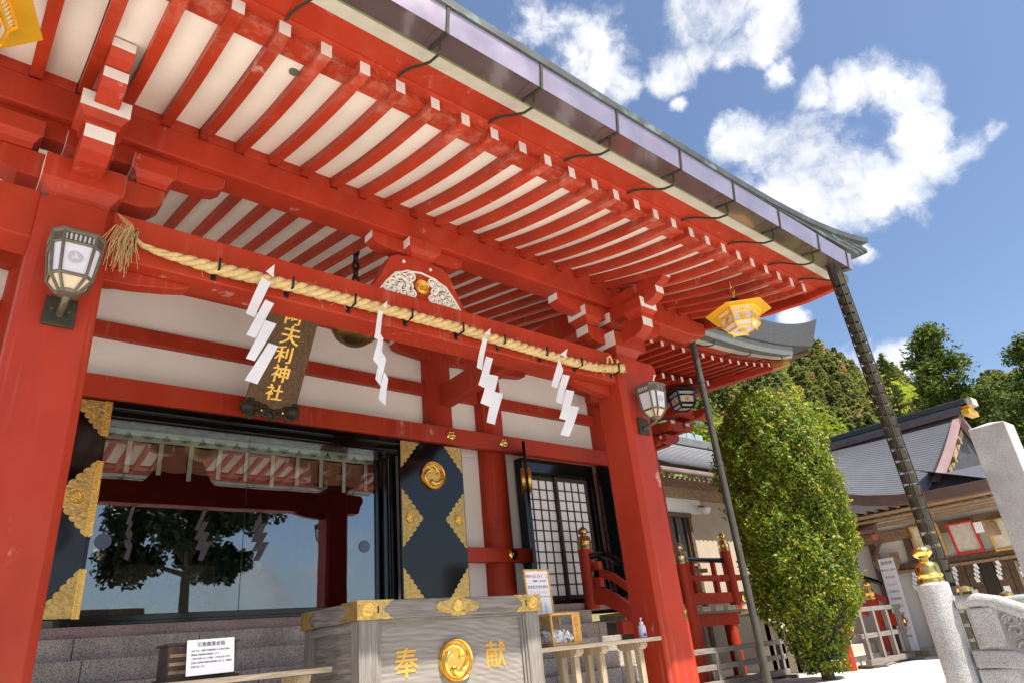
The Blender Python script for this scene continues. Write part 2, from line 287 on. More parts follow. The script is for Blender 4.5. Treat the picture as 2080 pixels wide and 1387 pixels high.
def glass(name, refl=.115, tint=(.93, .95, .95), bl=.25):
    m, nt, N, L, B = nodes(name); N.remove(B); out = [n for n in N if n.type == 'OUTPUT_MATERIAL'][0]
    t = N.new('ShaderNodeBsdfTransparent'); t.inputs[0].default_value = tint + (1,); g = N.new('ShaderNodeBsdfGlossy'); g.inputs['Roughness'].default_value = 0; g.inputs[0].default_value = (.86, .93, 1, 1)
    gn = N.new('ShaderNodeTexNoise'); gn.inputs['Scale'].default_value = 1.3; gn.inputs['Detail'].default_value = 2; tcg = N.new('ShaderNodeTexCoord'); L.new(tcg.outputs['Object'], gn.inputs['Vector']); gb = N.new('ShaderNodeBump'); gb.inputs['Strength'].default_value = .12; gb.inputs['Distance'].default_value = .006; L.new(gn.outputs['Fac'], gb.inputs['Height']); L.new(gb.outputs[0], g.inputs['Normal'])
    lw = N.new('ShaderNodeLayerWeight'); lw.inputs[0].default_value = bl; r = N.new('ShaderNodeMapRange'); r.inputs[3].default_value = refl; r.inputs[4].default_value = 1; L.new(lw.outputs['Fresnel'], r.inputs[0])
    x = N.new('ShaderNodeMixShader'); L.new(r.outputs[0], x.inputs[0]); L.new(t.outputs[0], x.inputs[1]); L.new(g.outputs[0], x.inputs[2]); L.new(x.outputs[0], out.inputs[0])
    return m
GLASS = glass('reflective_glass'); GLASSC = glass('clear_glass', .015, (.97, .98, .98), .06)

# ------------------------------------------------------------------ ground
g = MB(); g.grid(lambda u, v: (-900 + 1800 * u, -900 + 1800 * v, -.001), 4, 4); tag(g.build('ground', PAVE), kind='structure')

pv = empty('paving', (13.5, 2.2, 0), kind='structure'); rs = random.Random(31)
for i in range(7):
    for j in range(8):
        x = 9.7 + i * 1.2; y = -3.2 + j * 1.2
        b = MB(); b.box(x + .006, x + 1.194, y + .006, y + 1.194, 0, .008 + rs.uniform(0, .004)); b.build('paving_slab', PAVE, pv, bev=.003)
# ------------------------------------------------------------------ shrine hall
CX = 3.395; COLS = (.425, 6.365)
hall = empty('shrine_hall', (CX, 8.7, 0), label='vermilion shrine hall with a raftered front porch and copper eaves', cat='shrine')
# porch pillars
cp = .23; ch = .055
poly = [(-cp + ch, -cp), (cp - ch, -cp), (cp, -cp + ch), (cp, cp - ch), (cp - ch, cp), (-cp + ch, cp), (-cp, cp - ch), (-cp, -cp + ch)]
for x in COLS:
    b = MB(); b.prism([(x + p[0], 5.08 + p[1]) for p in poly], 'z', .12, 4.07); pil = b.build('porch_pillar', RED, hall, bev=.006)
    b = MB(); b.prism([(x - .34, 4.74), (x + .34, 4.74), (x + .34, 5.42), (x - .34, 5.42)], 'z', 0, .12); b.build('plinth_stone', GRAN, pil, bev=.02)
# rope beam with end stubs
b = MB(); b.box(COLS[0] + cp - .01, COLS[1] - cp + .01, 4.93, 5.21, 3.745, 4.13); b.build('tie_beam', RED, hall, bev=.012)
b = MB(); b.box(COLS[0] - cp - .02 + .0, COLS[0] - cp + .005, 4.905, 5.235, 3.7, 4.1)
for sgn, x in ((-1, COLS[0] - cp), (1, COLS[1] + cp)):
    a = x - .004 * sgn; e = x + .37 * sgn
    b = MB(); b.prism([(a, 4.13), (e - .05 * sgn, 4.13), (e, 4.06), (e, 3.99), (e - .03 * sgn, 3.955), (e - .06 * sgn, 3.90), (e - .10 * sgn, 3.76), (a, 3.745)], 'y', 4.93, 5.21); b.build('beam_end_stub', RED, hall, bev=.01)
    b = MB(); b.prism([(e - .055 * sgn, 3.992), (e - .012 * sgn, 3.99), (e - .05 * sgn, 3.955), (e - .08 * sgn, 3.90), (e - .11 * sgn, 3.80), (e - .125 * sgn, 3.80), (e - .10 * sgn, 3.91)], 'y', 4.924, 4.932); b.build('carved_whorl', WHT, hall)
# round moulding pieces under the rope beam at the pillars
for sgn, x in ((1, COLS[0] + cp), (-1, COLS[1] - cp)):
    pts = [(x, 3.743), (x + .62 * sgn, 3.743), (x + .58 * sgn, 3.70), (x + .42 * sgn, 3.665), (x + .2 * sgn, 3.63), (x, 3.62)]
    b = MB(); b.prism(pts, 'y', 5.06, 5.18); b.build('beam_corbel', RED, hall, bev=.008)
# bracket sets ------------------------------------------------------
def arm(L0, L1, w, z0, z1, along, c, name, curve=True, t=1):
    """arm from -L0..L1 measured from c along axis; bottom curves up at the ends; ends white"""
    d = min(.16, (z1 - z0) * 1.1)
    def endp(L, s): return [(s * L, z1), (s * L, z0 + (z1 - z0) * .45), (s * (L - d * .35), z0 + (z1 - z0) * .16), (s * (L - d), z0)] if curve else [(s * L, z1), (s * L, z0)]
    r = endp(L1, 1); l = endp(L0, -1)
    pl = r + l[::-1]; n = len(pl)
    k = len(r)
    mi = {0: 1} if curve else {0: 1}
    mi[n - 2] = 1
    b = MB()
    if along == 'x': b.prism([(c[0] + p[0], p[1]) for p in pl], 'y', c[1] - w / 2, c[1] + w / 2, me=mi)
    else: b.prism([(c[1] + p[0], p[1]) for p in pl], 'x', c[0] - w / 2, c[0] + w / 2, me=mi)
    return b.build(name, [RED, WHT], hall, bev=.006)
def block(cx_, cy_, h, z0, z1, name='bearing_block', white=(1, 3)):
    """masu block: tapered concave foot, white outer faces"""
    b = MB(); q = h * .72; zm = z0 + (z1 - z0) * .42
    rings = [(q, z0), (q * 1.04, z0 + (zm - z0) * .45), (h * .9, z0 + (zm - z0) * .85), (h, zm), (h, z1)]
    vs = []
    for r, z in rings: vs += [(cx_ - r, cy_ - r, z), (cx_ + r, cy_ - r, z), (cx_ + r, cy_ + r, z), (cx_ - r, cy_ + r, z)]
    fs = []; ms = []
    for i in range(len(rings) - 1):
        for j in range(4): fs.append((i * 4 + j, i * 4 + (j + 1) % 4, i * 4 + 4 + (j + 1) % 4, i * 4 + 4 + j)); ms.append(1 if i == 3 and j in white else 0)
    fs += [(3, 2, 1, 0), tuple(range(16, 20))]; ms += [0, 0]
    b.add(vs, fs, ms); return b.build(name, [RED, WHT], hall, bev=.004)
def bracket_set(x):
    y = 5.08
    block(x, y, .255, 4.07, 4.40, 'great_bearing_block')
    arm(.55, .55, .20, 4.27, 4.48, 'x', (x, y), 'bracket_arm')
    arm(.60, .30, .19, 4.275, 4.485, 'y', (x, y), 'bracket_arm')
    for dx in (-.45, 0, .45): block(x + dx, y, .155, 4.485, 4.72)
    block(x, y - .505, .155, 4.485, 4.72, white=(0,))
    arm(1.0, 1.0, .16, 4.64, 4.812, 'x', (x, y), 'purlin_shoe')
    arm(.865, .2, .155, 4.63, 4.80, 'y', (x, y), 'nose_beam')
    arm(1.0, .2, .15, 4.802, 4.95, 'y', (x, y), 'nose_beam')
for x in COLS: bracket_set(x)
# frog-leg strut in the middle of the beam
kx = 3.40
def frog(t):   # outline in x,z
    o = [(-.66, 4.13), (-.60, 4.145), (-.54, 4.20), (-.46, 4.33), (-.39, 4.48), (-.345, 4.57), (-.27, 4.615), (-.17, 4.625), (-.10, 4.64), (0, 4.64)]
    return [(kx + a, z) for a, z in o] + [(kx - a, z) for a, z in o[::-1][1:]]
b = MB(); b.prism(frog(0), 'y', 5.0, 5.14); kr = b.build('frog_leg_strut', RED, hall, bev=.006)
b = MB(); ins = [(-.48, 4.15), (-.40, 4.27), (-.30, 4.39), (-.22, 4.42), (-.17, 4.45), (-.08, 4.46), (0, 4.475), (.08, 4.46), (.17, 4.45), (.22, 4.42), (.30, 4.39), (.40, 4.27), (.48, 4.15)]
path = [(kx + a, 4.994, z) for a, z in ins]
b.tube(path, .011, 6); b.build('white_rim', WHT, kr, smooth=True)
b = MB()
rr = random.Random(3)
for sgn in (-1, 1):
    for (a, z, r) in ((.13, 4.39, .047), (.20, 4.345, .05), (.27, 4.35, .04), (.16, 4.28, .05), (.25, 4.265, .05), (.335, 4.265, .042), (.32, 4.19, .045), (.40, 4.19, .036), (.12, 4.20, .042), (.21, 4.18, .045)):
        x0 = kx + sgn * a
        pts = [(x0 + r * (1 - .12 * k / 3) * math.cos(q), 4.985 - .003 * k, z + r * (1 - .12 * k / 3) * math.sin(q)) for k, q in ((0, i * .62) for i in range(11))]
        b.tube(pts, .012, 5); b.lathe([(0.001, 0), (r * .62, .002), (r * .45, .02), (.001, .026)], (0, 0, 0), 8); n_ = len(b.v) - 32
        b.xf(frame((x0, 4.997, z), (1, 0, 0), (0, 0, 1)), n_)
tag(b.build('carved_clouds', WHT, kr, smooth=True, ang=50), kind='stuff')
def tomoe_mb(Rr, h, m=0, disc=True):
    """disc with rim and three raised comma swirls, in local xy facing +z"""
    mb = MB()
    if disc: mb.lathe([(Rr * .985, -h * .6), (Rr, 0), (Rr * .985, h * .35), (Rr * .95, h * .62), (Rr * .90, h * .5), (Rr * .86, h * .12), (Rr * .05, h * .10)], (0, 0, 0), 48, m)
    for k in range(3):
        base = k * 2 * math.pi / 3; NS = 26; vs = []; prof = (-1, -.72, -.35, 0, .35, .72, 1)
        for i in range(NS + 1):
            t = i / NS
            th = base + t * 2.75; rad = Rr * (.38 + .44 * (t ** .75)); w = Rr * .245 * (1 - t) ** .72 * (math.sqrt(max(0, min(1, (t + .001) / .10))) if t < .10 else 1) + .001
            for q in prof:
                r2 = rad + q * w; vs.append((r2 * math.cos(th), r2 * math.sin(th), h * .1 + h * .62 * math.sqrt(max(0, 1 - q * q)) * min(1, w / (Rr * .12))))
        P_ = len(prof)
        mb.add(vs, [(i * P_ + j, i * P_ + j + 1, (i + 1) * P_ + j + 1, (i + 1) * P_ + j) for i in range(NS) for j in range(P_ - 1)], m)
    return mb
def crest(o, Rr, h, mat_, par, name='crest', M_=None):
    mb = tomoe_mb(Rr, h); mb.xf(M_ if M_ is not None else FRONT(o)); return mb.build(name, mat_, par, smooth=True, ang=50)
crest((kx + .0, 4.99, 4.30), .085, .03, GOLD, kr)
for a, z in ((-.2, 4.55), (.12, 4.55)):
    b = MB(); b.lathe([(.018, 0), (.018, .01), (.008, .014)], (0, 0, 0), 10); b.xf(FRONT((kx + a, 5.0, z))); b.build('nail_cover', WHT, kr, smooth=True)
block(kx, 5.08, .19, 4.62, 4.80); arm(.55, .55, .15, 4.66, 4.812, 'x', (kx, 5.08), 'purlin_shoe')
# purlin
b = MB(); b.prism([(8.40, 5.08), (-1.6, 5.08), (-1.6, 4.815), (8.05, 4.815), (8.36, 4.87), (8.40, 4.93)], 'y', 4.93, 5.20); b.build('purlin', RED, hall, bev=.012)
# rafters -----------------------------------------------------------
YT = 3.241
def rz_(y):
    t = (y - YT) / 1.69; z = 4.739 + .357 * t
    if 0 <= t <= 1: z -= .045 * 4 * t * (1 - t)
    return z
RW = .082; RH = .122
def rafter_mesh(y0, y1, n, capm):
    b = MB(); vs = []; ys = [y0 + (y1 - y0) * i / n for i in range(n + 1)]
    for y in ys: z = rz_(y); vs += [(-RW, y, z), (0, y, z), (0, y, z + RH), (-RW, y, z + RH)]
    fs = [(3, 2, 1, 0)]; ms = [capm]
    for i in range(n):
        for j in range(4): fs.append((i * 4 + j, i * 4 + (j + 1) % 4, i * 4 + 4 + (j + 1) % 4, i * 4 + 4 + j)); ms.append(0)
    fs.append(tuple(n * 4 + j for j in range(4))); ms.append(0)
    return b.add(vs, fs, ms)
X0 = .943
def place_row(mb, name, mats, xs, bev=0):
    first = None
    for x in xs:
        if first is None: first = mb.build(name, mats, None, bev=bev); first.parent = hall; first.location = Vector((x, 0, 0)) - ORG[hall.name]; ORG[first.name] = ORG[hall.name]
        else:
            q = dup(first, Vector((x + (R.uniform(-.004, .004) if 'rafter' in name else 0), (R.uniform(-.006, .006) if name == 'rafter' else 0), (R.uniform(-.003, .003) if 'rafter' in name else 0))) - ORG[hall.name])
            if name == 'rafter': q.rotation_euler = (0, 0, R.uniform(-.0012, .0012))
XS = [X0 + .3 * i for i in range(-8, 25)]
place_row(rafter_mesh(YT, 5.0, 12, 1), 'rafter', [REDT, WHT], XS, .003)
place_row(rafter_mesh(5.19, 8.6, 4, 0), 'inner_rafter', [REDT, WHT], XS)
def strip(y0, y1, n, dz, th=.012, w=.3 - RW):
    b = MB(); vs = []
    for i in range(n + 1):
        y = y0 + (y1 - y0) * i / n; z = rz_(y) + dz; vs += [(0, y, z), (w, y, z), (w, y, z + th), (0, y, z + th)]
    fs = [(3, 2, 1, 0), tuple(n * 4 + j for j in range(4))]
    for i in range(n):
        for j in range(4): fs.append((i * 4 + j, i * 4 + (j + 1) % 4, i * 4 + 4 + (j + 1) % 4, i * 4 + 4 + j))
    return b.add(vs, fs)
GX = XS[:-1]
place_row(strip(3.47, 4.955, 10, .088), 'soffit_board', [SOFF], GX)
place_row(strip(3.30, 3.485, 2, .055, .06), 'eave_filler', [REDT], GX)
place_row(MB().box(0, .3 - RW, 4.935, 4.97, 5.08, 5.22), 'rafter_blocking', [REDT], GX)
place_row(strip(5.19, 8.6, 4, .088), 'inner_soffit_board', [SOFF], GX)
# eave edge ---------------------------------------------------------
XL, XR = -1.75, 8.44
def yz(name, poly, m, x0=XL, x1=XR, bev=.004): b = MB(); b.prism(poly, 'x', x0, x1); return b.build(name, m, hall, bev=bev)
yz('eave_board', [(3.40, 4.856), (3.20, 4.846), (3.19, 4.93), (3.36, 4.96)], RED)
yz('eave_lip', [(3.205, 4.862), (2.96, 4.808), (2.96, 4.87), (3.20, 4.93)], RED)
yz('cream_fascia', [(2.96, 4.802), (2.825, 4.768), (2.825, 4.84), (2.96, 4.862)], CREAM)
yz('verdigris_edge', [(2.824, 4.76), (2.806, 4.757), (2.80, 4.86), (2.824, 4.86)], GRN)
# gutter
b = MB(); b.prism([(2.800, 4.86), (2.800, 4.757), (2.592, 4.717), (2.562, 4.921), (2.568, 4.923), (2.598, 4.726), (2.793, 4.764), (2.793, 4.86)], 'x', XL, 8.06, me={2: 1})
gut = b.build('gutter', [COP, mat('copper_front_sky_sheen', (.50, .41, .45), .34, metal=.8, var=.12, scale=1.5, rvar=.08, col2=(.42, .30, .30), c2scale=1.2, c2lo=.5, c2hi=.75)], hall)  # front face: same copper, with the lilac sky sheen put into its colour
b = MB(); b.prism([(2.79, 4.86), (2.79, 4.76), (2.60, 4.722), (2.57, 4.92)], 'x', 8.06, 8.065); b.build('gutter_end', COP, gut)
sx = [2.9175 + .86 * i for i in range(-5, 6)] + [7.93]
b = MB(); b.prism([(2.803, 4.752), (2.588, 4.709), (2.557, 4.925), (2.552, 4.925), (2.584, 4.703), (2.803, 4.746)], 'x', -.012, .012)
b.tube([(0, 3.215, 4.845), (0, 3.13, 4.825), (0, 3.04, 4.785), (0, 2.92, 4.705), (0, 2.804, 4.635), (0, 2.70, 4.612), (0, 2.684, 4.63), (0, 2.683, 4.735)], .011, 6)
place_row(b, 'gutter_strap', [STRAP], sx)
# roof edge tiles
def sori(x): return .30 * max(0, (x - 4.6) / 3.9) ** 3
row = []
tm = MB().box(0, .292, 2.553, 2.74, 0, .0525)
t0 = None
for j in range(7):
    zj = 4.925 + .054 * j
    for i in range(36):
        x = XL + .297 * i + (j % 2) * .148
        if x > 8.33 + .03 * j: continue
        base = 4.925 + sori(x) * .35; top = 4.99 + sori(x)
        z = base + .054 * j
        if z + .0525 > top + .004: continue
        yy = -.006 * j
        loc = Vector((x, yy, z)) - ORG[hall.name]
        if t0 is None: t0 = tm.build('roof_edge_tile', PAT, None, bev=.003); t0.parent = hall; t0.location = loc; ORG[t0.name] = ORG[hall.name]
        else: dup(t0, loc)
b = MB(); vs = []; xs_ = [XL + (8.66 - XL) * i / 40 for i in range(41)]
for x in xs_: q = sori(x); vs += [(x, 2.546 - .12 * q, 4.93 + q), (x, 2.80, 4.93 + q), (x, 2.80, 5.0 + q), (x, 2.540 - .14 * q, 4.996 + q)]
b.add(vs, [(3, 2, 1, 0), (160, 161, 162, 163)] + [(i * 4 + j, i * 4 + (j + 1) % 4, i * 4 + 4 + (j + 1) % 4, i * 4 + 4 + j) for i in range(40) for j in range(4)]); b.build('roof_edge_course', PAT, hall)
b = MB()
b.grid(lambda u, v: (XL + (8.74 - XL) * u, 2.60 + 6.1 * v, 4.985 + sori(XL + (8.74 - XL) * u) * (1 - v) + 1.55 * v + .25 * v * v), 30, 12)
b.grid(lambda u, v: (XL + (8.74 - XL) * u, 2.61 + 6.1 * v, 4.985 + sori(XL + (8.74 - XL) * u) * (1 - v) + 1.55 * v + .25 * v * v - .03), 30, 12)
b.build('porch_roof', PAT, hall)
# barge boards
for x0, x1 in ((8.44, 8.53), (XL - .09, XL)):
    b = MB(); lo = [(2.96, 4.77), (3.4, 4.765), (3.98, 4.83), (4.6, 4.93), (5.4, 5.13), (6.5, 5.45), (8.0, 5.9)]
    b.prism(lo + [(y, z + (.16 if i == 0 else .38)) for i, (y, z) in list(enumerate(lo))[::-1]], 'x', x0, x1); b.build('barge_board', RED, hall, bev=.008)

# main wall ---------------------------------------------------------
def B_(name, x0, x1, y0, y1, z0, z1, m, par=None, bev=.006, **k): return MB().box(x0, x1, y0, y1, z0, z1, **k).build(name, m, par or hall, bev=bev)
PILX = (-3.5, -.62, .49, 6.30, 7.40, 10.36)
for x in PILX: MB().lathe([(.265, 1.43), (.265, 6.0)], (x, 8.985, 0), 32).build('wall_pillar', RED, hall, smooth=True)
B_('lintel', -3.8, 11.6, 8.60, 8.75, 4.02, 4.30, RED)
for i, (a, c) in enumerate(zip(PILX[:-1], PILX[1:])):
    B_('wall_rail', a + .2, c - .2, 8.90, 9.03, 4.93, 5.13, RED)
    B_('wall_panel', a + .2, c - .2, 9.0, 9.06, 5.10, 5.80, PLAS, bev=0)
    B_('wall_panel', a + .2, c - .2, 9.0, 9.06, 3.97, 4.97, PLAS, bev=0)
for x in (.49, 6.30, 7.40, 10.36):
    for sg in (-1, 1):
        b = MB(); pl = [(x, 5.52), (x + sg * .75, 5.52 + .07), (x + sg * .86, 5.62), (x + sg * .9, 5.70), (x + sg * .9, 5.79), (x, 5.79)]; b.prism(pl, 'y', 8.80 + .001 * sg, 8.95, me={3: 1}); b.build('wall_bracket_arm', [RED, WHT], hall, bev=.005)
B_('wall_head_beam', -3.8, 11.9, 8.80, 9.1, 5.78, 6.12, RED)
B_('wall_panel', .72, 1.40, 9.0, 9.06, 1.55, 3.965, PLAS, bev=0); B_('wall_panel', 5.40, 7.2, 9.0, 9.06, 1.55, 3.965, PLAS, bev=0)
B_('wall_panel', -3.3, .3, 9.0, 9.06, 1.55, 3.965, PLAS, bev=0); B_('wall_panel', 9.7, 11.0, 9.02, 9.06, 1.55, 4.02, PLAS, bev=0)
B_('waist_rail', 6.40, 7.95, 8.66, 8.78, 2.21, 2.43, RED)
B_('ground_sill', -3.5, 11.6, 8.61, 9.05, 1.43, 1.545, GRANR)
# round side braces from pillars to porch
for x in (6.33,):
    b = MB(); b.prism([(5.21, 4.98), (5.21, 4.72), (5.7, 4.70), (7.0, 4.76), (8.75, 4.70), (8.75, 5.06), (7.6, 5.10), (6.2, 5.06)], 'x', x - .11, x + .11); b.build('connecting_beam', RED, hall, bev=.012)
b = MB(); b.prism([(5.21, 4.98), (5.21, 4.72), (5.7, 4.70), (7.0, 4.76), (8.75, 4.70), (8.75, 5.06), (7.6, 5.10), (6.2, 5.06)], 'x', .36, .58); b.build('connecting_beam', RED, hall, bev=.012)
# wall boss ornaments
def boss(x, y, z, r, par=hall, mt=GOLDP):
    mb = MB(); mb.lathe([(r, 0), (r, .012), (r * .8, .03), (r * .45, .035), (r * .42, .055), (r * .25, .07), (.001, .074)], (0, 0, 0), 24)
    for k in range(6):
        s = len(mb.v); mb.lathe([(r * .30, 0), (r * .27, .02), (r * .12, .034), (.001, .037)], (r * .68 * math.cos(k * math.pi / 3), r * .68 * math.sin(k * math.pi / 3), .012), 10)
    mb.xf(FRONT((x, y, z))); return mb.build('nail_boss', mt, par, smooth=True)
for x in (.49, 6.30, 7.40): boss(x, 8.60, 4.16, .085)
b = MB(); b.lathe([(.085, 0), (.085, .01), (.06, .03), (.03, .035), (.025, .045), (.001, .05)], (0, 0, 0), 24); b.xf(FRONT((7.45, 8.66, 2.33))); b.build('nail_boss', GOLDP, hall, smooth=True)
# centre opening: lacquer frame, glazing, blind, dark room
fr = B_('lacquer_head', 1.38, 5.42, 8.70, 8.98, 3.80, 4.02, LACQ)
B_('head_ledge', 1.38, 5.42, 8.655, 8.70, 3.93, 4.02, LACQ, fr); B_('head_ledge', 1.40, 5.40, 8.675, 8.70, 3.83, 3.86, LACQ, fr)
B_('lacquer_sill', 1.30, 5.45, 8.66, 9.0, 1.545, 1.65, LACQ); B_('sill_track', 1.38, 5.3, 8.62, 8.66, 1.545, 1.585, LACQ)
B_('lacquer_jamb', 1.36, 1.47, 8.72, 8.99, 1.65, 3.80, LACQ)
for x0, x1, y in ((5.10, 5.18, 8.93), (5.19, 5.27, 8.85), (5.28, 5.37, 8.78)): B_('sliding_door_edge', x0, x1, y, y + .06, 1.65, 3.80, LACQ)
p1 = B_('glass_pane', 1.47, 3.205, 8.952, 8.958, 1.65, 3.80, GLASS, bev=0); p2 = B_('glass_pane', 3.207, 5.10, 8.952, 8.958, 1.65, 3.80, GLASS, bev=0)
B_('pane_seam', 3.2035, 3.2085, 8.948, 8.951, 1.65, 3.80, BLK, bev=0)
for x, p in ((1.64, p1), (4.93, p2)):
    b = MB(); b.lathe([(.085, 0), (.085, .004), (.001, .0041)], (0, 0, 0), 32); b.xf(FRONT((x, 8.947, 2.46))); b.build('finger_pull', mat('pull_metal', (.10, .12, .16), .25, metal=.4), p, smooth=True)
# blind with brocade border
BROC = mat('brocade', (.46, .52, .38), .8, var=.1, scale=10); BLIND = mat('bamboo_blind', (.24, .10, .05), .7, var=.3, scale=3, stretch=(1, 1, 60)); BROK = mat('brocade_pattern', (.03, .04, .03), .8)
bl = B_('valance', 1.40, 5.42, 9.10, 9.11, 3.70, 3.84, BROC, bev=0)
b = MB()
for i in range(18):
    x = 1.55 + i * .22
    if i % 2 == 0:
        for rr_ in (.06, .042, .024): b.tube([(x + rr_ * math.cos(q) * 1.2, 9.097, 3.80 + rr_ * math.sin(q)) for q in [math.pi + k * math.pi / 8 for k in range(9)]], .005, 4)
        b.tube([(x, 9.097, 3.8), (x, 9.097, 3.745)], .005, 4)
    else:
        for k in range(5): b.tube([(x, 9.097, 3.81), (x + (k - 2) * .025, 9.097, 3.725)], .004, 4)
b.build('valance_pattern', BROK, bl)
for i in range(11):
    x = 1.47 + i * .36
    b = MB(); b.grid(lambda u, v, x=x: (x + .3 * u, 9.13 + .03 * math.sin(v * 3), 3.70 - .34 * v - .02 * math.sin(u * math.pi)), 4, 5); b.build('blind_panel', BLIND, bl)
    B_('blind_ribbon', x - .055, x, 9.115, 9.12, 3.30 if i % 3 else 3.25, 3.70, BROC, bl, bev=0)
# room box
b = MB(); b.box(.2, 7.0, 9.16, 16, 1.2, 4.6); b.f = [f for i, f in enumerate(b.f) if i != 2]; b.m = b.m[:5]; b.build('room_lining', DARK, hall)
B_('inner_altar', 2.6, 4.2, 13, 14, 1.6, 2.8, WBRN)
b = MB()
for x, y, z in ((2.0, 11, 2.6), (3.2, 12, 2.4), (4.4, 11.5, 2.55)): b.lathe([(.02, -.1), (.07, -.02), (.09, .04), (.05, .1), (.01, .14)], (x, y, z), 12)
b.build('inner_ornaments', GOLD, hall, smooth=True)
# open door leaves with gilt fittings
def scallop(w, h, n=7, amp=.024):
    """right triangle-ish fitting with a scalloped hypotenuse, corner at origin, legs +x (w) and +y (h)"""
    pts = [(0, 0), (w, 0)]
    for i in range(1, n * 6):
        t = i / (n * 6); e = .92; x = w * (1 - t) ** e; y = h * t; k = abs(math.sin(t * n * math.pi)) ** .6 * amp - amp * .9
        pts.append((max(.012, x + k), y + k * .6))
    pts.append((0, h)); return pts
def fit(mb, pts, o, sx_, sz_, th=.006):
    s = len(mb.v); pl = [(o[0] + sx_ * a, o[2] + sz_ * c) for a, c in pts]
    mb.prism(pl, 'y', o[1] - th, o[1])
def leaf(x0, x1, y, z0, z1, crestx=None):
    lf = B_('door_leaf', x0, x1, y, y + .05, z0, z1, LACQ, bev=.005)
    w = (x1 - x0)
    for sx_, x in ((1, x0 + .018), (-1, x1 - .018)):
        for sz_, z in ((1, z0 + .01), (-1, z1 - .01)):
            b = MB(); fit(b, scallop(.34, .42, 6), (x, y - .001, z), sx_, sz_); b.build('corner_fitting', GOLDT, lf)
        b = MB(); half = scallop(.37, .43, 6); zc = (z0 + z1) / 2 - .02
        up = [(a, c) for a, c in half]; dn = [(a, -c) for a, c in half][::-1]
        pl = [(x + sx_ * a, zc + c) for a, c in up[1:]] + [(x + sx_ * a, zc + c) for a, c in dn[:-1]]
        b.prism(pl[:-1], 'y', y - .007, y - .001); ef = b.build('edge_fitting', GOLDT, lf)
        crest((x + sx_ * .13, y - .008, zc), .075, .02, GOLD, lf)
    crest(((x0 + x1) / 2 + .0, y - .002, 3.49), .225, .06, GOLD, lf)
    return lf
LEAF = leaf(5.36, 6.535, 8.655, 1.70, 4.0)
l2 = B_('door_leaf', .255, 1.43, 8.655, 8.705, 1.62, 4.0, LACQ)
for z, sz_, hh in ((1.63, 1, .49), (3.99, -1, .41)):
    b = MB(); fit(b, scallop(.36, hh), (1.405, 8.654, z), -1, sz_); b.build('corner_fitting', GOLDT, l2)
b = MB(); half = scallop(.37, .42, 6); zc = 2.87
pl = [(1.405 - a, zc + c) for a, c in half[1:]] + [(1.405 - a, zc - c) for a, c in half[::-1][:-1]]
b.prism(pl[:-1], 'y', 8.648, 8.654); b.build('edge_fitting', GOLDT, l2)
crest((1.27, 8.646, 2.87), .075, .02, GOLD, l2)
for z0, z1 in ((1.62, 2.12), (2.45, 3.29), (3.58, 4.0)):
    b = MB(); b.box(1.40, 1.42, 8.640, 8.654, z0, z1); b.box(1.42, 1.436, 8.648, 8.66, z0, z1); b.box(1.436, 1.475, 8.650, 8.71, z0, z1); b.build('edge_strip', GOLD, l2, bev=.003)
# right bay: shoji in lacquer frame, one leaf swung out, one flat on the wall
sf = B_('shoji_frame_head', 7.95, 9.78, 8.80, 9.0, 3.78, 4.02, LACQ); B_('shoji_frame_sill', 7.95, 9.78, 8.70, 9.0, 1.545, 1.62, LACQ)
B_('shoji_jamb', 7.95, 8.03, 8.80, 9.0, 1.62, 3.78, LACQ); B_('shoji_jamb', 9.70, 9.78, 8.80, 9.0, 1.62, 3.78, LACQ)
for x0, x1, y in ((8.03, 8.90, 8.96), (8.82, 9.68, 8.915)):
    sh = B_('shoji_screen', x0, x1, y + .012, y + .016, 1.63, 3.77, SHOJI, bev=0)
    for a, c in ((x0, x0 + .07), (x1 - .07, x1)): B_('stile', a, c, y - .012, y + .022, 1.63, 3.77, WDARK, sh, bev=.002)
    for z in (1.63, 3.69): B_('stile', x0 + .07, x1 - .07, y - .011, y + .021, z, z + .075, WDARK, sh, bev=.002)
    for k in range(1, 4): xx = x0 + .07 + (x1 - x0 - .14) * k / 4; B_('kumiko_bar', xx - .009, xx + .009, y - .008, y + .011, 1.70, 3.70, WDARK, sh, bev=0)
    for k in range(1, 11): zz = 1.70 + 2.0 * k / 11; B_('kumiko_bar', x0 + .07, x1 - .07, y - .01, y + .010, zz - .009, zz + .009, WDARK, sh, bev=0)
DM = frame((7.93, 8.70, 0), (-.66, -.75, 0), (0, 0, 1))
b = MB(); b.box(0, .80, 1.60, 4.06, -.025, .025); b.xf(DM); l3 = b.build('door_leaf', LACQ, hall, bev=.005)
for q in (1, -1):
    b = MB(); b.lathe([(.22, 0), (.22, .05), (.2, .06), (.001, .065)], (0, 0, 0), 32); b.xf(DM @ Matrix.Translation((.40, 3.49, .025 * q)) @ (Matrix.Identity(4) if q > 0 else Matrix.Rotation(math.pi, 4, 'X'))); b.build('crest', GOLD, l3, smooth=True)
B_('wall_panel', 7.45, 8.0, 9.0, 9.06, 1.55, 3.965, PLAS, bev=0); B_('wall_panel', 9.75, 9.8, 9.0, 9.02, 1.55, 4.02, PLAS, bev=0)
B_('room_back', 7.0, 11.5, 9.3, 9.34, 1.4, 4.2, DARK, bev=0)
l4 = B_('door_leaf', 9.80, 10.95, 8.66, 8.71, 1.62, 4.0, LACQ); crest((10.38, 8.658, 3.49), .225, .06, GOLD, l4)

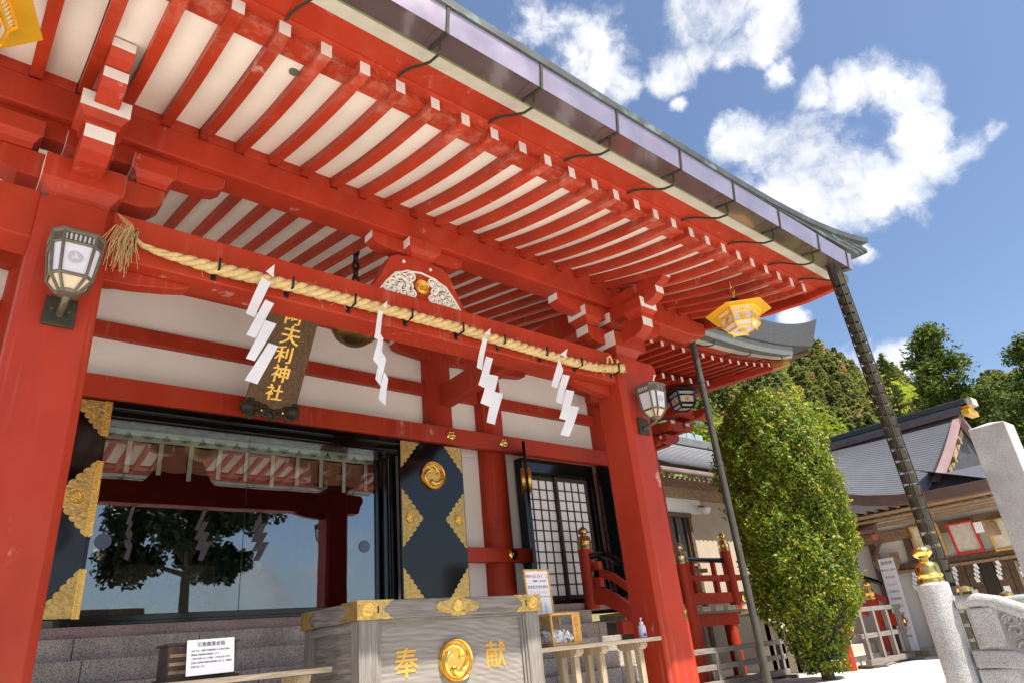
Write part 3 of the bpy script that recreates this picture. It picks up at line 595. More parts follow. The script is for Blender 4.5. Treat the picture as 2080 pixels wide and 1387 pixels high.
# ------------------------------------------------------------------ stone steps
st = empty('stone_steps', (CX, 7.3, 0), kind='structure'); rs = random.Random(11)
blk = {}
for k in range(7):
    yf = 8.5 - .3 * k; zt = 1.43 - .2175 * k; zb = max(0, zt - .2175)
    x = -2.6 - rs.random() * .8; i = 0
    while x < 8.86:
        L_ = rs.uniform(1.15, 1.75); x1 = min(x + L_, 8.92)
        b = MB(); b.box(x + .003, x1 - .003, yf + rs.uniform(-.003, .003), yf + .36 if k else 8.62, zb, zt + rs.uniform(-.002, .002)); b.build('step_block', GRAN, st, bev=.01); x = x1
B_2 = MB().box(-2.6, 8.9, 7.0, 8.6, 0, .3); B_2.build('step_core', GRAN, st)

# small fixtures on the soffit
for n_, x, y, r, m_ in (('ceiling_disc', 1.43, 3.62, .035, GMET), ('ceiling_ring', 1.28, 6.05, .04, BLK)):
    z = rz_(y) + .088; b = MB()
    if n_ == 'ceiling_disc': b.lathe([(r, -.012), (r, 0)], (x, y, z), 20); lab, cat_ = 'small round grey disc on the white soffit near the eave', 'fixture'
    else: b.tube([(x + r * math.cos(q), y, z - .05 + r * math.sin(q)) for q in [i * .524 for i in range(12)]], .008, 6, closed=True); b.tube([(x, y, z - .01), (x, y, z)], .01, 6); lab, cat_ = 'small black ring hook on the inner soffit above the rope beam', 'hook'
    tag(b.build(n_, m_, smooth=True), lab, cat_)
# ------------------------------------------------------------------ right end of the main hall: eave corner, veranda, rails
def esori(x): return .36 * max(0, (x - 9.2) / 4.0) ** 2.3
def tierz(x, y, k): return (5.50 + .10 * (y - 6.35) if k == 0 else 5.44 + .2 * (y - 7.3)) + esori(x) * (1 - .5 * max(0, min(1, (y - 6.35) / 2.4)))
def eave_rafter(x, y0, y1, k):
    b = MB(); n = 4; vs = []
    for i in range(n + 1):
        y = y0 + (y1 - y0) * i / n; z = tierz(x, y, k); vs += [(x - .075, y, z), (x, y, z), (x, y, z + .11), (x - .075, y, z + .11)]
    fs = [(3, 2, 1, 0)]; ms = [1]
    for i in range(n):
        for j in range(4): fs.append((i * 4 + j, i * 4 + (j + 1) % 4, i * 4 + 4 + (j + 1) % 4, i * 4 + 4 + j)); ms.append(0)
    b.add(vs, fs, ms); return b
for i in range(15):
    x = 8.75 + .305 * i; eave_rafter(x, 6.35, 7.75, 0).build('main_eave_rafter', [RED, WHT], hall)
    if i < 12: eave_rafter(x, 7.3, 8.9, 1).build('main_base_rafter', [RED, WHT], hall)
def esheet(name, y0, y1, dz, m, x0=8.6, x1=13.2, k=0, th=.02):
    b = MB()
    for q in (0, th): b.grid(lambda u, v: (x0 + (x1 - x0) * u, y0 + (y1 - y0) * v, tierz(x0 + (x1 - x0) * u, y0 + (y1 - y0) * v, k) + dz + q), 12, 3)
    return b.build(name, m, hall)
esheet('main_soffit', 6.3, 7.8, .085, RED); esheet('main_soffit', 7.35, 9.0, .085, RED, k=1)
def erun(name, poly, m, x0=8.6, x1=13.25, n=14):
    b = MB(); k = len(poly); vs = []
    for i in range(n + 1):
        x = x0 + (x1 - x0) * i / n
        vs += [(x, y - (.12 * max(0, (x - 11.8) / 1.8) ** 2 if name == 'main_roof_edge' and z > 6 else 0), z + esori(x) + (.13 * max(0, (x - 11.8) / 1.8) ** 2.5 if name == 'main_roof_edge' and z > 6 else 0)) for y, z in poly]
    fs = [tuple(range(k)), tuple(n * k + j for j in range(k))]
    for i in range(n): fs += [(i * k + j, i * k + (j + 1) % k, i * k + k + (j + 1) % k, i * k + k + j) for j in range(k)]
    b.add(vs, fs); return b.build(name, m, hall, bev=.004)
erun('main_eave_board', [(6.45, 5.61), (6.27, 5.60), (6.26, 5.70), (6.45, 5.72)], RED)
erun('main_eave_lip', [(6.27, 5.61), (6.07, 5.57), (6.07, 5.64), (6.26, 5.70)], RED)
erun('main_cream_fascia', [(6.07, 5.565), (5.92, 5.545), (5.92, 5.62), (6.07, 5.64)], CREAM, x1=13.2)
mg = erun('main_gutter', [(5.90, 5.64), (5.90, 5.54), (5.69, 5.50), (5.66, 5.68)], GMET, x1=12.75)
erun('main_roof_edge', [(5.95, 5.64), (5.62, 5.69), (5.50, 6.08), (5.9, 6.10)], mat('main_roof_tiles', (.075, .078, .082), .55, metal=.2, var=.3, scale=9, stretch=(1, 1, 6)), x0=8.6, x1=13.62, n=20)
b = MB(); b.grid(lambda u, v: (8.6 + 5.2 * u, 5.58 + 5 * v, 6.0 + esori(8.6 + 5.2 * u) * (1 - v) + 2.6 * v), 16, 6); b.build('main_roof', PAT, hall)
for x in (10.0, 11.2, 12.4):
    z = esori(x); b = MB(); b.tube([(x, 6.30, 5.60 + z), (x, 6.15, 5.585 + z), (x, 6.0, 5.50 + z), (x, 5.85, 5.44 + z), (x, 5.77, 5.43 + z), (x, 5.76, 5.50 + z)], .012, 6); b.build('gutter_strap', STRAP, hall)
# side verge and hip rafter
b = MB(); b.prism([(13.25, 6.35), (13.62, 5.72), (13.72, 5.80), (13.72, 11.0), (13.0, 11.0), (13.0, 8.0)], 'z', 6.04, 6.10); b.build('side_soffit', WBRN, hall)
b = MB(); b.add([(11.6, 8.5, 5.42), (11.72, 8.62, 5.42), (13.3, 6.28, 5.80), (13.18, 6.16, 5.80), (11.6, 8.5, 5.68), (11.72, 8.62, 5.68), (13.3, 6.28, 6.05), (13.18, 6.16, 6.05)], [(0, 1, 2, 3), (4, 7, 6, 5), (0, 3, 7, 4), (1, 5, 6, 2), (0, 4, 5, 1), (3, 2, 6, 7)]); hp = b.build('hip_rafter', RED, hall, bev=.01)
b = MB(); b.add([(13.05, 6.33, 5.755), (13.17, 6.47, 5.755), (13.39, 6.14, 5.80), (13.25, 6.02, 5.80), (13.05, 6.33, 6.03), (13.17, 6.47, 6.03), (13.39, 6.14, 6.07), (13.25, 6.02, 6.07)], [(0, 1, 2, 3), (4, 7, 6, 5), (0, 3, 7, 4), (1, 5, 6, 2), (0, 4, 5, 1), (3, 2, 6, 7)]); b.build('hip_rafter_cap', GOLDT, hp, bev=.006)
# corner pillar and brackets of the hall
MB().lathe([(.25, 1.35), (.25, 5.0)], (11.75, 8.985, 0), 28).build('wall_pillar', RED, hall, smooth=True)
B_('wall_panel', 11.0, 11.6, 9.02, 9.06, 1.55, 5.7, PLAS, bev=0)
def side_arm(x0, x1, y, z, w=.15, h=.17, ax='x'):
    b = MB(); pl = [(x0, z), (x1 - .12, z), (x1 - .03, z + h * .35), (x1, z + h * .6), (x1, z + h), (x0, z + h)]
    if ax == 'x': b.prism(pl, 'y', y - w / 2, y + w / 2, me={3: 1})
    else: b.prism([(y - (p[0] - x0), p[1]) for p in pl], 'x', x0 - w / 2, x0 + w / 2, me={3: 1})
    return b.build('corner_bracket_arm', [RED, WHT], hall, bev=.005)
for j, (dx, z) in enumerate(((.5, 4.62), (.85, 4.86), (1.25, 5.12))):
    side_arm(11.75, 11.75 + dx, 8.98, z); side_arm(11.75, 11.75 + dx, 8.98, z, ax='y')
    side_arm(11.75, 11.75 + dx * .95, 8.45 - .2 * j, z + .02); side_arm(11.75 + dx * .6, 11.75 + dx * .6 + dx, 8.98, z, ax='y')
    side_arm(10.36, 10.36 + dx * .8, 8.6, z, ax='y')
B_('corner_beam', 9.6, 12.6, 8.42, 8.58, 5.22, 5.42, RED)
# downpipe of the main gutter
PIPE = mat('grey_pipe', (.075, .07, .055), .45, metal=.3, var=.2, scale=6)
b = MB(); b.tube([(9.62, 5.94, 0), (9.62, 5.94, 5.62)], .055, 16); dp = b.build('downpipe', PIPE, hall, smooth=True)
for z in (1.6, 3.3, 4.72): MB().lathe([(.062, 0), (.062, .05)], (9.62, 5.94, z), 16).build('pipe_collar', PIPE, dp, smooth=True)
# veranda
B_('veranda_floor', 9.5, 13.25, 8.3, 10.5, 1.22, 1.26, WGREY)
for i in range(27):
    x = 9.52 + i * .138
    B_('floor_board', x, x + .132, 8.27, 8.9, 1.262, 1.35, WPALE if i % 3 else WTAN, bev=.004)
B_('veranda_beam', 9.55, 13.1, 8.42, 8.56, 1.0, 1.215, RED)
for x in (10.2, 11.75, 12.95): MB().lathe([(.13, .08), (.13, 1.0)], (x, 8.55, 0), 20).build('veranda_post', RED, hall, smooth=True)
for x in (10.2, 11.75, 12.95): B_('post_stone', x - .22, x + .22, 8.33, 8.77, 0, .085, GRAN)
B_('underfloor_wall', 9.5, 13.1, 9.3, 9.35, 0, 1.22, mat('underfloor', (.10, .095, .085), .9), bev=0)
# giboshi post
def giboshi(x, y, z0, zt, r, goldm=GOLDP, name='newel_post', par=hall, band=.30, body=RED):
    h = zt - band - .0
    p = MB().lathe([(r, z0), (r, h - .1)], (x, y, 0), 24).build(name, body, par, smooth=True)
    zc = h - .1; s = band + .1
    prof = [(r * 1.05, 0), (r * 1.05, s * .1), (r * 1.0, s * .12), (r * 1.0, s * .28), (r * 1.06, s * .30), (r * 1.06, s * .34), (r * .98, s * .36), (r * .92, s * .5), (r * .72, s * .56), (r * .42, s * .585), (r * .40, s * .64), (r * .62, s * .68), (r * .74, s * .76), (r * .72, s * .83), (r * .5, s * .91), (r * .22, s * .96), (r * .05, s * 1.0)]
    c = MB().lathe(prof, (x, y, zc), 28).build('finial', goldm, p, smooth=True, ang=50)
    return p
BRASS = gold('aged_brass', (.52, .32, .12), .33, .05, 20)
np_ = giboshi(8.98, 8.52, 1.43, 2.80, .125, BRASS)
# stair rail going down from it
def rail_run(name, pts, w, h, m, bev=.008):
    b = MB(); vs = []; n = len(pts)
    for (y, z) in pts: vs += [(8.98 - w / 2, y, z - h / 2), (8.98 + w / 2, y, z - h / 2), (8.98 + w / 2, y, z + h / 2), (8.98 - w / 2, y, z + h / 2)]
    fs = [(3, 2, 1, 0), tuple((n - 1) * 4 + j for j in range(4))]
    for i in range(n - 1): fs += [(i * 4 + j, i * 4 + (j + 1) % 4, i * 4 + 4 + (j + 1) % 4, i * 4 + 4 + j) for j in range(4)]
    b.add(vs, fs); return b.build(name, m, hall, bev=bev)
rail_run('stair_stringer', [(8.42, 1.62), (8.2, 1.60), (7.95, 1.48), (7.6, 1.22), (6.8, .64)], .11, .26, RED)
rail_run('stair_mid_rail', [(8.42, 1.98), (8.2, 1.965), (7.95, 1.87), (7.6, 1.62), (6.85, 1.06)], .10, .13, RED)
b = MB(); b.tube([(8.98, 8.38, 2.27), (8.98, 8.2, 2.27), (8.98, 8.0, 2.22), (8.98, 7.7, 2.03), (8.98, 6.9, 1.46)], .055, 12); b.build('stair_handrail', LACQ, hall, smooth=True)
for y, z in ((8.28, 1.75), (7.5, 1.2)): B_('rail_post', 8.93, 9.03, y - .06, y + .06, z, z + .42, RED)
giboshi(8.98, 6.78, .1, 1.50, .125, BRASS)
b = MB(); b.lathe([(.035, 0), (.03, .02), (.001, .03)], (0, 0, 0), 14); b.xf(frame((8.925, 8.34, 1.98), (0, -1, 0), (0, 0, 1))); b.build('nail_boss', GOLDP, hall, smooth=True)
# veranda rail and tall end posts
giboshi(11.25, 8.2, 0, 2.52, .12, gold('pale_brass', (.72, .56, .33), .38, .05, 20))
giboshi(13.0, 8.36, 1.26, 2.80, .115, gold('matt_gilt', (.78, .52, .18), .33, .05, 20))
def xrail(name, x0, x1, y, z0, z1, w, m): return B_(name, x0, x1, y - w / 2, y + w / 2, z0, z1, m)
xrail('veranda_low_rail', 11.3, 13.05, 8.38, 1.40, 1.60, .10, RED); xrail('veranda_mid_rail', 11.3, 12.95, 8.38, 1.82, 1.93, .09, RED)
xrail('rail_end', 12.65, 13.2, 8.375, 1.805, 1.935, .11, RED)
b = MB(); b.tube([(11.3, 8.38, 2.22), (12.86, 8.38, 2.22)], .05, 12); b.build('veranda_top_rail', LACQ, hall, smooth=True)
for x in (11.8, 12.5): B_('rail_post', x - .05, x + .05, 8.33, 8.43, 1.60, 1.82, RED); B_('rail_post', x - .04, x + .04, 8.34, 8.42, 1.93, 2.18, RED)
xrail('veranda_inner_rail', 11.3, 13.0, 8.9, 2.05, 2.13, .08, WTAN)
# side stairs coming down towards the plaza
def fall_rail(name, x, pts, w, h, m):
    b = MB(); vs = []; n = len(pts)
    for (y, z) in pts: vs += [(x - w / 2, y, z - h / 2), (x + w / 2, y, z - h / 2), (x + w / 2, y, z + h / 2), (x - w / 2, y, z + h / 2)]
    fs = [(3, 2, 1, 0), tuple((n - 1) * 4 + j for j in range(4))]
    for i in range(n - 1): fs += [(i * 4 + j, i * 4 + (j + 1) % 4, i * 4 + 4 + (j + 1) % 4, i * 4 + 4 + j) for j in range(4)]
    b.add(vs, fs); return b.build(name, m, hall, bev=.008)
B_('side_landing', 13.26, 16.4, 8.45, 10.4, 1.18, 1.34, WPALE)
xrail('landing_low_rail', 13.1, 13.9, 8.37, 1.40, 1.60, .10, RED); xrail('landing_mid_rail', 13.1, 13.9, 8.37, 1.82, 1.93, .09, RED)
for x in (13.85, 16.3):
    fall_rail('side_stringer', x, [(8.42, 1.50), (8.2, 1.47), (6.75, .78), (6.55, .74)], .11, .24, RED); fall_rail('side_mid_rail', x, [(8.42, 1.88), (8.2, 1.86), (6.8, 1.18)], .09, .12, RED)
    b = MB(); b.tube([(x, 8.45, 2.22), (x, 8.2, 2.19), (x, 6.8, 1.52)], .05, 10); b.build('side_handrail', LACQ, hall, smooth=True)
    giboshi(x, 6.78 if x < 15 else 7.1, 0, 1.62, .12, GOLD)
    b = MB(); b.lathe([(.075, 0), (.075, .012), (.05, .03), (.02, .035), (.001, .04)], (0, 0, 0), 20); b.xf(FRONT((x, 6.545, .74))); b.build('nail_boss', GOLDP, hall, smooth=True)
b = MB(); b.lathe([(.075, 0), (.075, .012), (.05, .03), (.02, .035), (.001, .04)], (0, 0, 0), 20); b.xf(FRONT((13.25, 8.31, 1.47))); b.build('nail_boss', GOLDP, hall, smooth=True)
ss = empty('side_steps', (15.0, 7.9, 0), kind='structure')
for k in range(6):
    for x0_, x1_ in ((13.95, 14.72), (14.725, 15.5), (15.505, 16.2)):
        b = MB(); b.box(x0_, x1_, 7.0 + .26 * k, 7.0 + .26 * (k + 1) + .12, 0, .19 + .195 * k); b.build('step_block', STEPL, ss, bev=.012)

# ------------------------------------------------------------------ shimenawa rope with hooks
STRAW = mat('rice_straw', (.62, .45, .20), .8, var=.22, scale=24, bump=.7, bscale=90, stretch=(1, 1, 1))
rope = empty('sacred_rope', (CX, 4.85, 3.85), label='thick twisted straw rope strung along the red beam between the pillars', cat='rope')
ctrl = [(.80, 3.90), (.86, 3.855), (.98, 3.835), (1.38, 3.825), (1.98, 3.845), (2.52, 3.853), (3.14, 3.861), (3.71, 3.866), (4.21, 3.846), (4.79, 3.829), (5.32, 3.818), (5.69, 3.826), (5.95, 3.86), (6.13, 3.90)]
def rp(x):
    for (a, za), (b_, zb) in zip(ctrl[:-1], ctrl[1:]):
        if a <= x <= b_: t = (x - a) / (b_ - a); return za + (zb - za) * t
    return ctrl[-1][1]
def rrad(x): return .014 + .038 * min(1, max(0, (x - .80) / .55)) ** .8 if x < 1.4 else (.052 if x < 5.6 else .052 - .008 * min(1, (x - 5.6) / .3))
for k in range(3):
    pts = []; rad = []
    x = .80
    while x < 5.86:
        r = rrad(x); a = 2 * math.pi * k / 3 - x * 21; off = r * .50
        pts.append((x, 4.845 + off * math.cos(a), rp(x) + off * math.sin(a))); rad.append(r * .56); x += .022
    b = MB(); b.tube(pts, rad, 8); b.build('strand', STRAW, rope, smooth=True, ang=80)
b = MB(); rs = random.Random(5)
for i in range(70):   # tassel at the thin end
    a = rs.uniform(-1, 1); l = rs.uniform(.14, .34); dx = -abs(rs.gauss(.10, .05)); dy = rs.gauss(-.02, .03)
    p0 = Vector((.81, 4.84, 3.90)); mid = p0 + Vector((dx * .7, dy - .03, rs.uniform(-.02, .05))); e = p0 + Vector((dx + rs.gauss(0, .035), dy, -l))
    b.tube([p0, p0 + (mid - p0) * .5 + Vector((0, 0, .015)), mid, (mid + e) / 2 + Vector((rs.gauss(-.015, .012), 0, 0)), e], .0022, 3)
for i in range(6): b.tube([(.81, 4.84, 3.90), (.76, 4.82, 3.95 + .01 * i), (.70 - .01 * i, 4.82, 4.0 + .012 * i)], .002, 3)
tag(b.build('frayed_tassel', STRAW, rope), kind='stuff')
b = MB(); b.tube([(5.83, 4.845, rp(5.83)), (5.90, 4.845, rp(5.9)), (6.02, 4.845, rp(6.02)), (6.16, 4.84, rp(6.13) + .005)], [.05, .046, .046, .056], 16); b.build('bound_end', STRAW, rope, smooth=True)
for x in (5.88, 5.96, 6.04): b = MB(); b.tube([(x + .004 * math.cos(q), 4.845 + .049 * math.cos(q), rp(x) + .049 * math.sin(q)) for q in [i * math.pi / 8 for i in range(16)]], .006, 5, closed=True); b.build('binding', STRAW, rope, smooth=True)
b = MB(); b.tube([(5.86, 4.80, 3.9), (5.87, 4.79, 3.97), (5.91, 4.79, 3.995), (5.95, 4.80, 3.96), (5.96, 4.80, 3.92)], .012, 6); b.tube([(6.04, 4.80, 3.93), (6.05, 4.80, 3.975), (6.08, 4.80, 3.96)], .010, 6); b.tube([(5.9, 4.79, 3.86), (5.9, 4.78, 3.7)], .002, 3)
b.build('knot_loop', STRAW, rope, smooth=True)
b = MB()
for i in range(50):
    a = rs.uniform(0, 6.28); r = rs.uniform(.0, .052); b.tube([(6.14, 4.84 + r * math.cos(a), 3.905 + r * math.sin(a)), (6.17 + rs.uniform(0, .06), 4.84 + r * 1.25 * math.cos(a), 3.905 + r * 1.3 * math.sin(a))], .0025, 3)
for i in range(150):
    x = rs.uniform(1.2, 5.8); a = rs.uniform(0, 6.28); d = rs.uniform(.012, .055); y0 = 4.845 + .048 * math.cos(a); z0 = rp(x) + .048 * math.sin(a)
    if y0 > 4.87: continue
    b.tube([(x, y0, z0), (x + rs.gauss(0, .04), y0 + d * .4 * math.cos(a), z0 + d * math.sin(a))], .0014, 3)
tag(b.build('stray_straw', STRAW, rope), kind='stuff')
for i, (x, z) in enumerate(((.79, 3.905), (1.39, 3.86), (1.985, 3.87), (2.556, 3.87), (3.147, 3.88), (3.739, 3.875), (4.274, 3.87), (4.87, 3.86), (5.411, 3.845), (6.05, 3.885))):
    b = MB(); b.prism([(4.925, z - .075), (4.785, z - .07), (4.777, z + .025), (4.785, z + .035), (4.796, z + .025), (4.797, z - .055), (4.925, z - .06)], 'x', x - .008, x + .008)
    b.prism([(4.929, z - .10), (4.929, z - .03), (4.922, z - .03), (4.922, z - .10)], 'x', x - .02, x + .02); b.build('rope_hook', BLK, rope, bev=.002)

# ------------------------------------------------------------------ paper streamers
def P2W(px, py, Y):   # a measured picture point brought to its distance in metres
    d = _r1 * (px - 1040) - _u1 * (py - 693.5) + _f * 1382.09
    return Vector((d.x * Y / d.y, Y, d.z * Y / d.y + .9))
SHIDE = leafless = None
def _shide_mat():
    m, nt, N, L, B = nodes('streamer_paper'); B.inputs['Base Color'].default_value = (.84, .84, .87, 1); B.inputs['Roughness'].default_value = .8
    out = [n for n in N if n.type == 'OUTPUT_MATERIAL'][0]; tr = N.new('ShaderNodeBsdfTranslucent'); tr.inputs[0].default_value = (.8, .8, .84, 1); mx = N.new('ShaderNodeMixShader'); mx.inputs[0].default_value = .3; L.new(B.outputs[0], mx.inputs[1]); L.new(tr.outputs[0], mx.inputs[2]); L.new(mx.outputs[0], out.inputs[0]); return m
SHIDE = _shide_mat()
def shide(quads, off, sc, Y, label):
    pts = [[P2W(off[0] + a / sc, off[1] + c / sc, Y) for a, c in q] for q in quads]
    root = empty('paper_streamer', tuple(pts[1][0]), label=label, cat='paper streamer', group='paper streamers on the rope')
    for i, q in enumerate(pts):
        dy = -.004 * (i % 2) - .012 * (i > 0); b = MB(); n = len(q)
        if n == 4:
            ph = i * 1.7 + len(label) * .3
            for th in (0, .0012): b.grid(lambda u, v, q=q: tuple((q[0].lerp(q[1], u)).lerp(q[3].lerp(q[2], u), v) + Vector((0, dy + th + .016 * math.sin(math.pi * v + ph) * v + .008 * (u - .5) * math.sin(ph), 0))), 3, 6)
        else: b.add([p + Vector((0, dy, 0)) for p in q] + [p + Vector((0, dy + .0012, 0)) for p in q], [tuple(range(n)), tuple(range(n, 2 * n))[::-1]] + [(k, (k + 1) % n, n + (k + 1) % n, n + k) for k in range(n)])
        b.build('paper_fold', SHIDE, root, smooth=True)
a = (470, 480); k = 3.557
shide([[(250, 255), (312, 205), (305, 298)], [(215, 300), (280, 342), (160, 595), (97, 566)], [(240, 465), (306, 490), (165, 745), (97, 722)], [(240, 612), (320, 640), (165, 902), (103, 882)], [(265, 772), (333, 798), (187, 1067), (97, 1035)]], a, k, 4.775, 'wide white paper streamer hanging before the wooden plaque')
shide([[(1090, 500), (1127, 468), (1120, 520)], [(1055, 540), (1090, 548), (1060, 762), (1020, 742)], [(1062, 690), (1092, 742), (1060, 937), (1025, 885)], [(1080, 835), (1111, 885), (1075, 1082), (1038, 1030)], [(1098, 980), (1130, 1030), (1105, 1228), (1050, 1182)]], a, k, 4.775, 'narrow paper streamer seen nearly edge on beside the hanging bell')
a = (690, 460); k = 2.97
shide([[(870, 650), (910, 615), (905, 657)], [(858, 675), (888, 682), (850, 870), (815, 855)], [(878, 785), (922, 797), (870, 977), (828, 958)], [(890, 890), (950, 905), (905, 1087), (850, 1062)], [(920, 995), (980, 1010), (933, 1195), (885, 1180)]], a, k, 4.775, 'white zigzag streamer below the red strut, third from the lamp on the left pillar')
shide([[(1330, 770), (1375, 735), (1365, 790)], [(1318, 795), (1342, 868), (1310, 975), (1275, 963)], [(1340, 893), (1385, 900), (1335, 1074), (1293, 1060)], [(1360, 985), (1410, 995), (1360, 1169), (1315, 1160)], [(1385, 1080), (1438, 1090), (1385, 1265), (1335, 1253)]], a, k, 4.775, 'white zigzag streamer nearest the bound end of the rope')

# ------------------------------------------------------------------ wall lamps on the pillars
def wall_lamp(x, label):
    t = empty('wall_lamp', (x, 4.85, 3.08), label=label, cat='wall lamp', group='bronze lamps on the porch pillars')
    y0 = 4.85
    b = MB(); b.box(x - .092, x + .092, y0 - .03, y0 - .001, 3.09, 3.29); b.build('back_plate', BRZ, t, bev=.006)
    b = MB(); b.tube([(x, y0 - .03, 3.17), (x, y0 - .13, 3.185), (x, y0 - .20, 3.195), (x, y0 - .215, 3.21), (x, y0 - .215, 3.24)], .022, 10); b.build('arm', BRZL, t, smooth=True)
    for dx in (-.05, .05): MB().lathe([(.01, 0), (.008, .006)], (0, 0, 0), 8).xf(FRONT((x + dx, y0 - .03, 3.2))).build('screw', BRZL, t)
    c = (x, y0 - .215); n = 8; AN = [k_ * math.pi / 2 + s_ * .56 for k_ in range(4) for s_ in (-1, 1)]
    def ring(r, z): return [(c[0] + r * math.cos(a_), c[1] + r * math.sin(a_), z) for a_ in AN]
    zr = [(.062, 3.235), (.136, 3.325), (.165, 3.54), (.171, 3.61)]
    for (r0, z0), (r1, z1), m in ((zr[0], zr[1], LGLASW), (zr[1], zr[2], LGLASS), (zr[2], zr[3], LGLASS)):
        a0, a1 = ring(r0 * .965, z0), ring(r1 * .965, z1)
        for i in range(n): MB().add([a0[i], a0[(i + 1) % n], a1[(i + 1) % n], a1[i]], [(0, 1, 2, 3)]).build('lamp_pane', m, t)
    b = MB()
    for r, z in zr: b.tube(ring(r, z), .011, 6, closed=True)
    for i in range(n):
        b.tube([ring(r, z)[i] for r, z in zr], .011, 6)
    for i in range(n):
        for k in range(1, 7):
            p = Vector(ring(zr[2][0], zr[2][1])[i]).lerp(Vector(ring(zr[2][0], zr[2][1])[(i + 1) % n]), k / 7); q = Vector(ring(zr[3][0], zr[3][1])[i]).lerp(Vector(ring(zr[3][0], zr[3][1])[(i + 1) % n]), k / 7); b.tube([p, q], .006, 4)
    b.build('lamp_cage', BRZL, t, smooth=True)
    b = MB(); rg_ = [ring(.182, 3.61), ring(.186, 3.628), ring(.172, 3.64), ring(.05, 3.655)]; vs = [p for q_ in rg_ for p in q_]
    b.add(vs, [(k_ * 8 + i, k_ * 8 + (i + 1) % 8, k_ * 8 + 8 + (i + 1) % 8, k_ * 8 + 8 + i) for k_ in range(3) for i in range(8)] + [tuple(range(8))[::-1], tuple(range(24, 32))]); b.build('lamp_cap', BRZL, t, bev=.003)
    MB().lathe([(.02, 0), (.06, .015), (.07, .03), (.06, .04)], (c[0], c[1], 3.21), 16).build('lamp_cup', BRZL, t, smooth=True)
    mb = tomoe_mb(.05, .0015, disc=False); mb.xf(FRONT((x - .005, c[1] - .1300, 3.44))); mb.build('etched_crest', mat('etched_line', (.46, .45, .52), .4), t, smooth=True)
    return t
wall_lamp(.435, 'bronze octagonal wall lamp on the left red pillar'); wall_lamp(6.375, 'bronze octagonal wall lamp on the right red pillar')

# ------------------------------------------------------------------ hanging lanterns
def hex_lantern(x, y, z, s, frame_m, pane_m, label, ztop, group=None, n=6, rot=0., roofm=None, zs=1.0, fw=.030):
    t = empty('hanging_lantern', (x, y, z), label=label, cat='lantern', group=group)
    roofm = roofm or frame_m; ZS = zs
    def ring(r, zz): return [Vector((x + s * r * math.cos(rot + 2 * math.pi * i / n), y + s * r * math.sin(rot + 2 * math.pi * i / n), z + s * ZS * zz)) for i in range(n)]
    # roof
    vs = []; prof = [(1.0, .60), (.78, .63), (.42, .74), (.14, .88)]
    for r, zz in prof: vs += ring(r, zz)
    vs += ring(1.0, .575)
    b = MB(); fs = []
    for k_ in range(3): fs += [(k_ * n + i, k_ * n + (i + 1) % n, k_ * n + n + (i + 1) % n, k_ * n + n + i) for i in range(n)]
    fs += [(4 * n + i, 4 * n + (i + 1) % n, (i + 1) % n, i) for i in range(n)]; fs += [tuple(range(3 * n, 4 * n)), tuple(range(4 * n, 5 * n))[::-1]]
    b.add(vs, fs); b.build('lantern_roof', roofm, t, bev=.004)
    secs = [(.40, 0.0), (.54, .13), (.58, .42), (.66, .57)]
    for (r0, z0), (r1, z1) in zip(secs[:-1], secs[1:]):
        a0, a1 = ring(r0 * .97, z0), ring(r1 * .97, z1)
        for i in range(n): MB().add([a0[i], a0[(i + 1) % n], a1[(i + 1) % n], a1[i]], [(0, 1, 2, 3)]).build('lantern_pane', pane_m, t)
    MB().add(ring(.39, .005), [tuple(range(n))]).build('bottom_pane', pane_m, t)
    b = MB(); w = fw * s
    for r, zz in secs: b.tube(ring(r, zz), w, 4, closed=True)
    for i in range(n): b.tube([ring(r, zz)[i] for r, zz in secs], w, 4)
    for i in range(n):
        p, q = ring(.655, .55)[i], ring(.655, .55)[(i + 1) % n]; p2, q2 = ring(.59, .45)[i], ring(.59, .45)[(i + 1) % n]
        for k_ in range(1, 9): b.tube([p.lerp(q, k_ / 9), p2.lerp(q2, k_ / 9)], .010 * s, 4)
        p, q = ring(.585, .42)[i], ring(.585, .42)[(i + 1) % n]; b.tube([p, q], .028 * s, 4)
        b.lathe([(.02 * s, -.05 * s), (.035 * s, -.02 * s), (.02 * s, 0)], tuple(ring(.42, -.01)[i]), 8)
    b.build('lantern_frame', frame_m, t)
    for i in range(n):   # crest disc on each side pane
        c0 = (ring(.56, .275)[i] + ring(.56, .275)[(i + 1) % n]) / 2; nrm = (c0 - Vector((x, y, c0.z))).normalized(); u = Vector((0, 0, 1)).cross(nrm)
        b = tomoe_mb(.085 * s, .02 * s); b.xf(frame(c0 + nrm * .004, u, (0, 0, 1))); b.build('crest', frame_m if frame_m is YLW else GOLD, t, smooth=True)
    b = tomoe_mb(.12 * s, .012 * s); b.xf(frame((x, y, z - .004), (1, 0, 0), (0, -1, 0))); b.build('bottom_crest', frame_m if frame_m is YLW else GOLD, t, smooth=True)
    MB().lathe([(.15, .86), (.17, .92), (.10, .95), (.10, 1.0), (.14, 1.02), (.12, 1.06), (.03, 1.09)], (0, 0, 0), 16).xf(Matrix.Translation((x, y, z + s * (ZS - 1) * .88)) @ Matrix.Scale(s, 4)).build('lantern_knob', BLK if frame_m is YLW else GOLD, t, smooth=True)
    zc = z + s * (1.06 + (ZS - 1) * .88)
    b = MB(); k_ = 0
    while zc < ztop:
        hgt = .05; ax = (1, 0) if k_ % 2 == 0 else (0, 1)
        b.tube([(x + .022 * math.cos(q) * ax[0], y + .022 * math.cos(q) * ax[1], zc + hgt + (hgt) * math.sin(q)) for q in [i * math.pi / 6 for i in range(12)]], .007, 5, closed=True); zc += .075; k_ += 1
    b.build('chain', GOLD if frame_m is YLW else BLK, t, smooth=True); return t
LPANE = mat('lantern_paper_glass', (.60, .56, .52), .3, var=.08, scale=9)
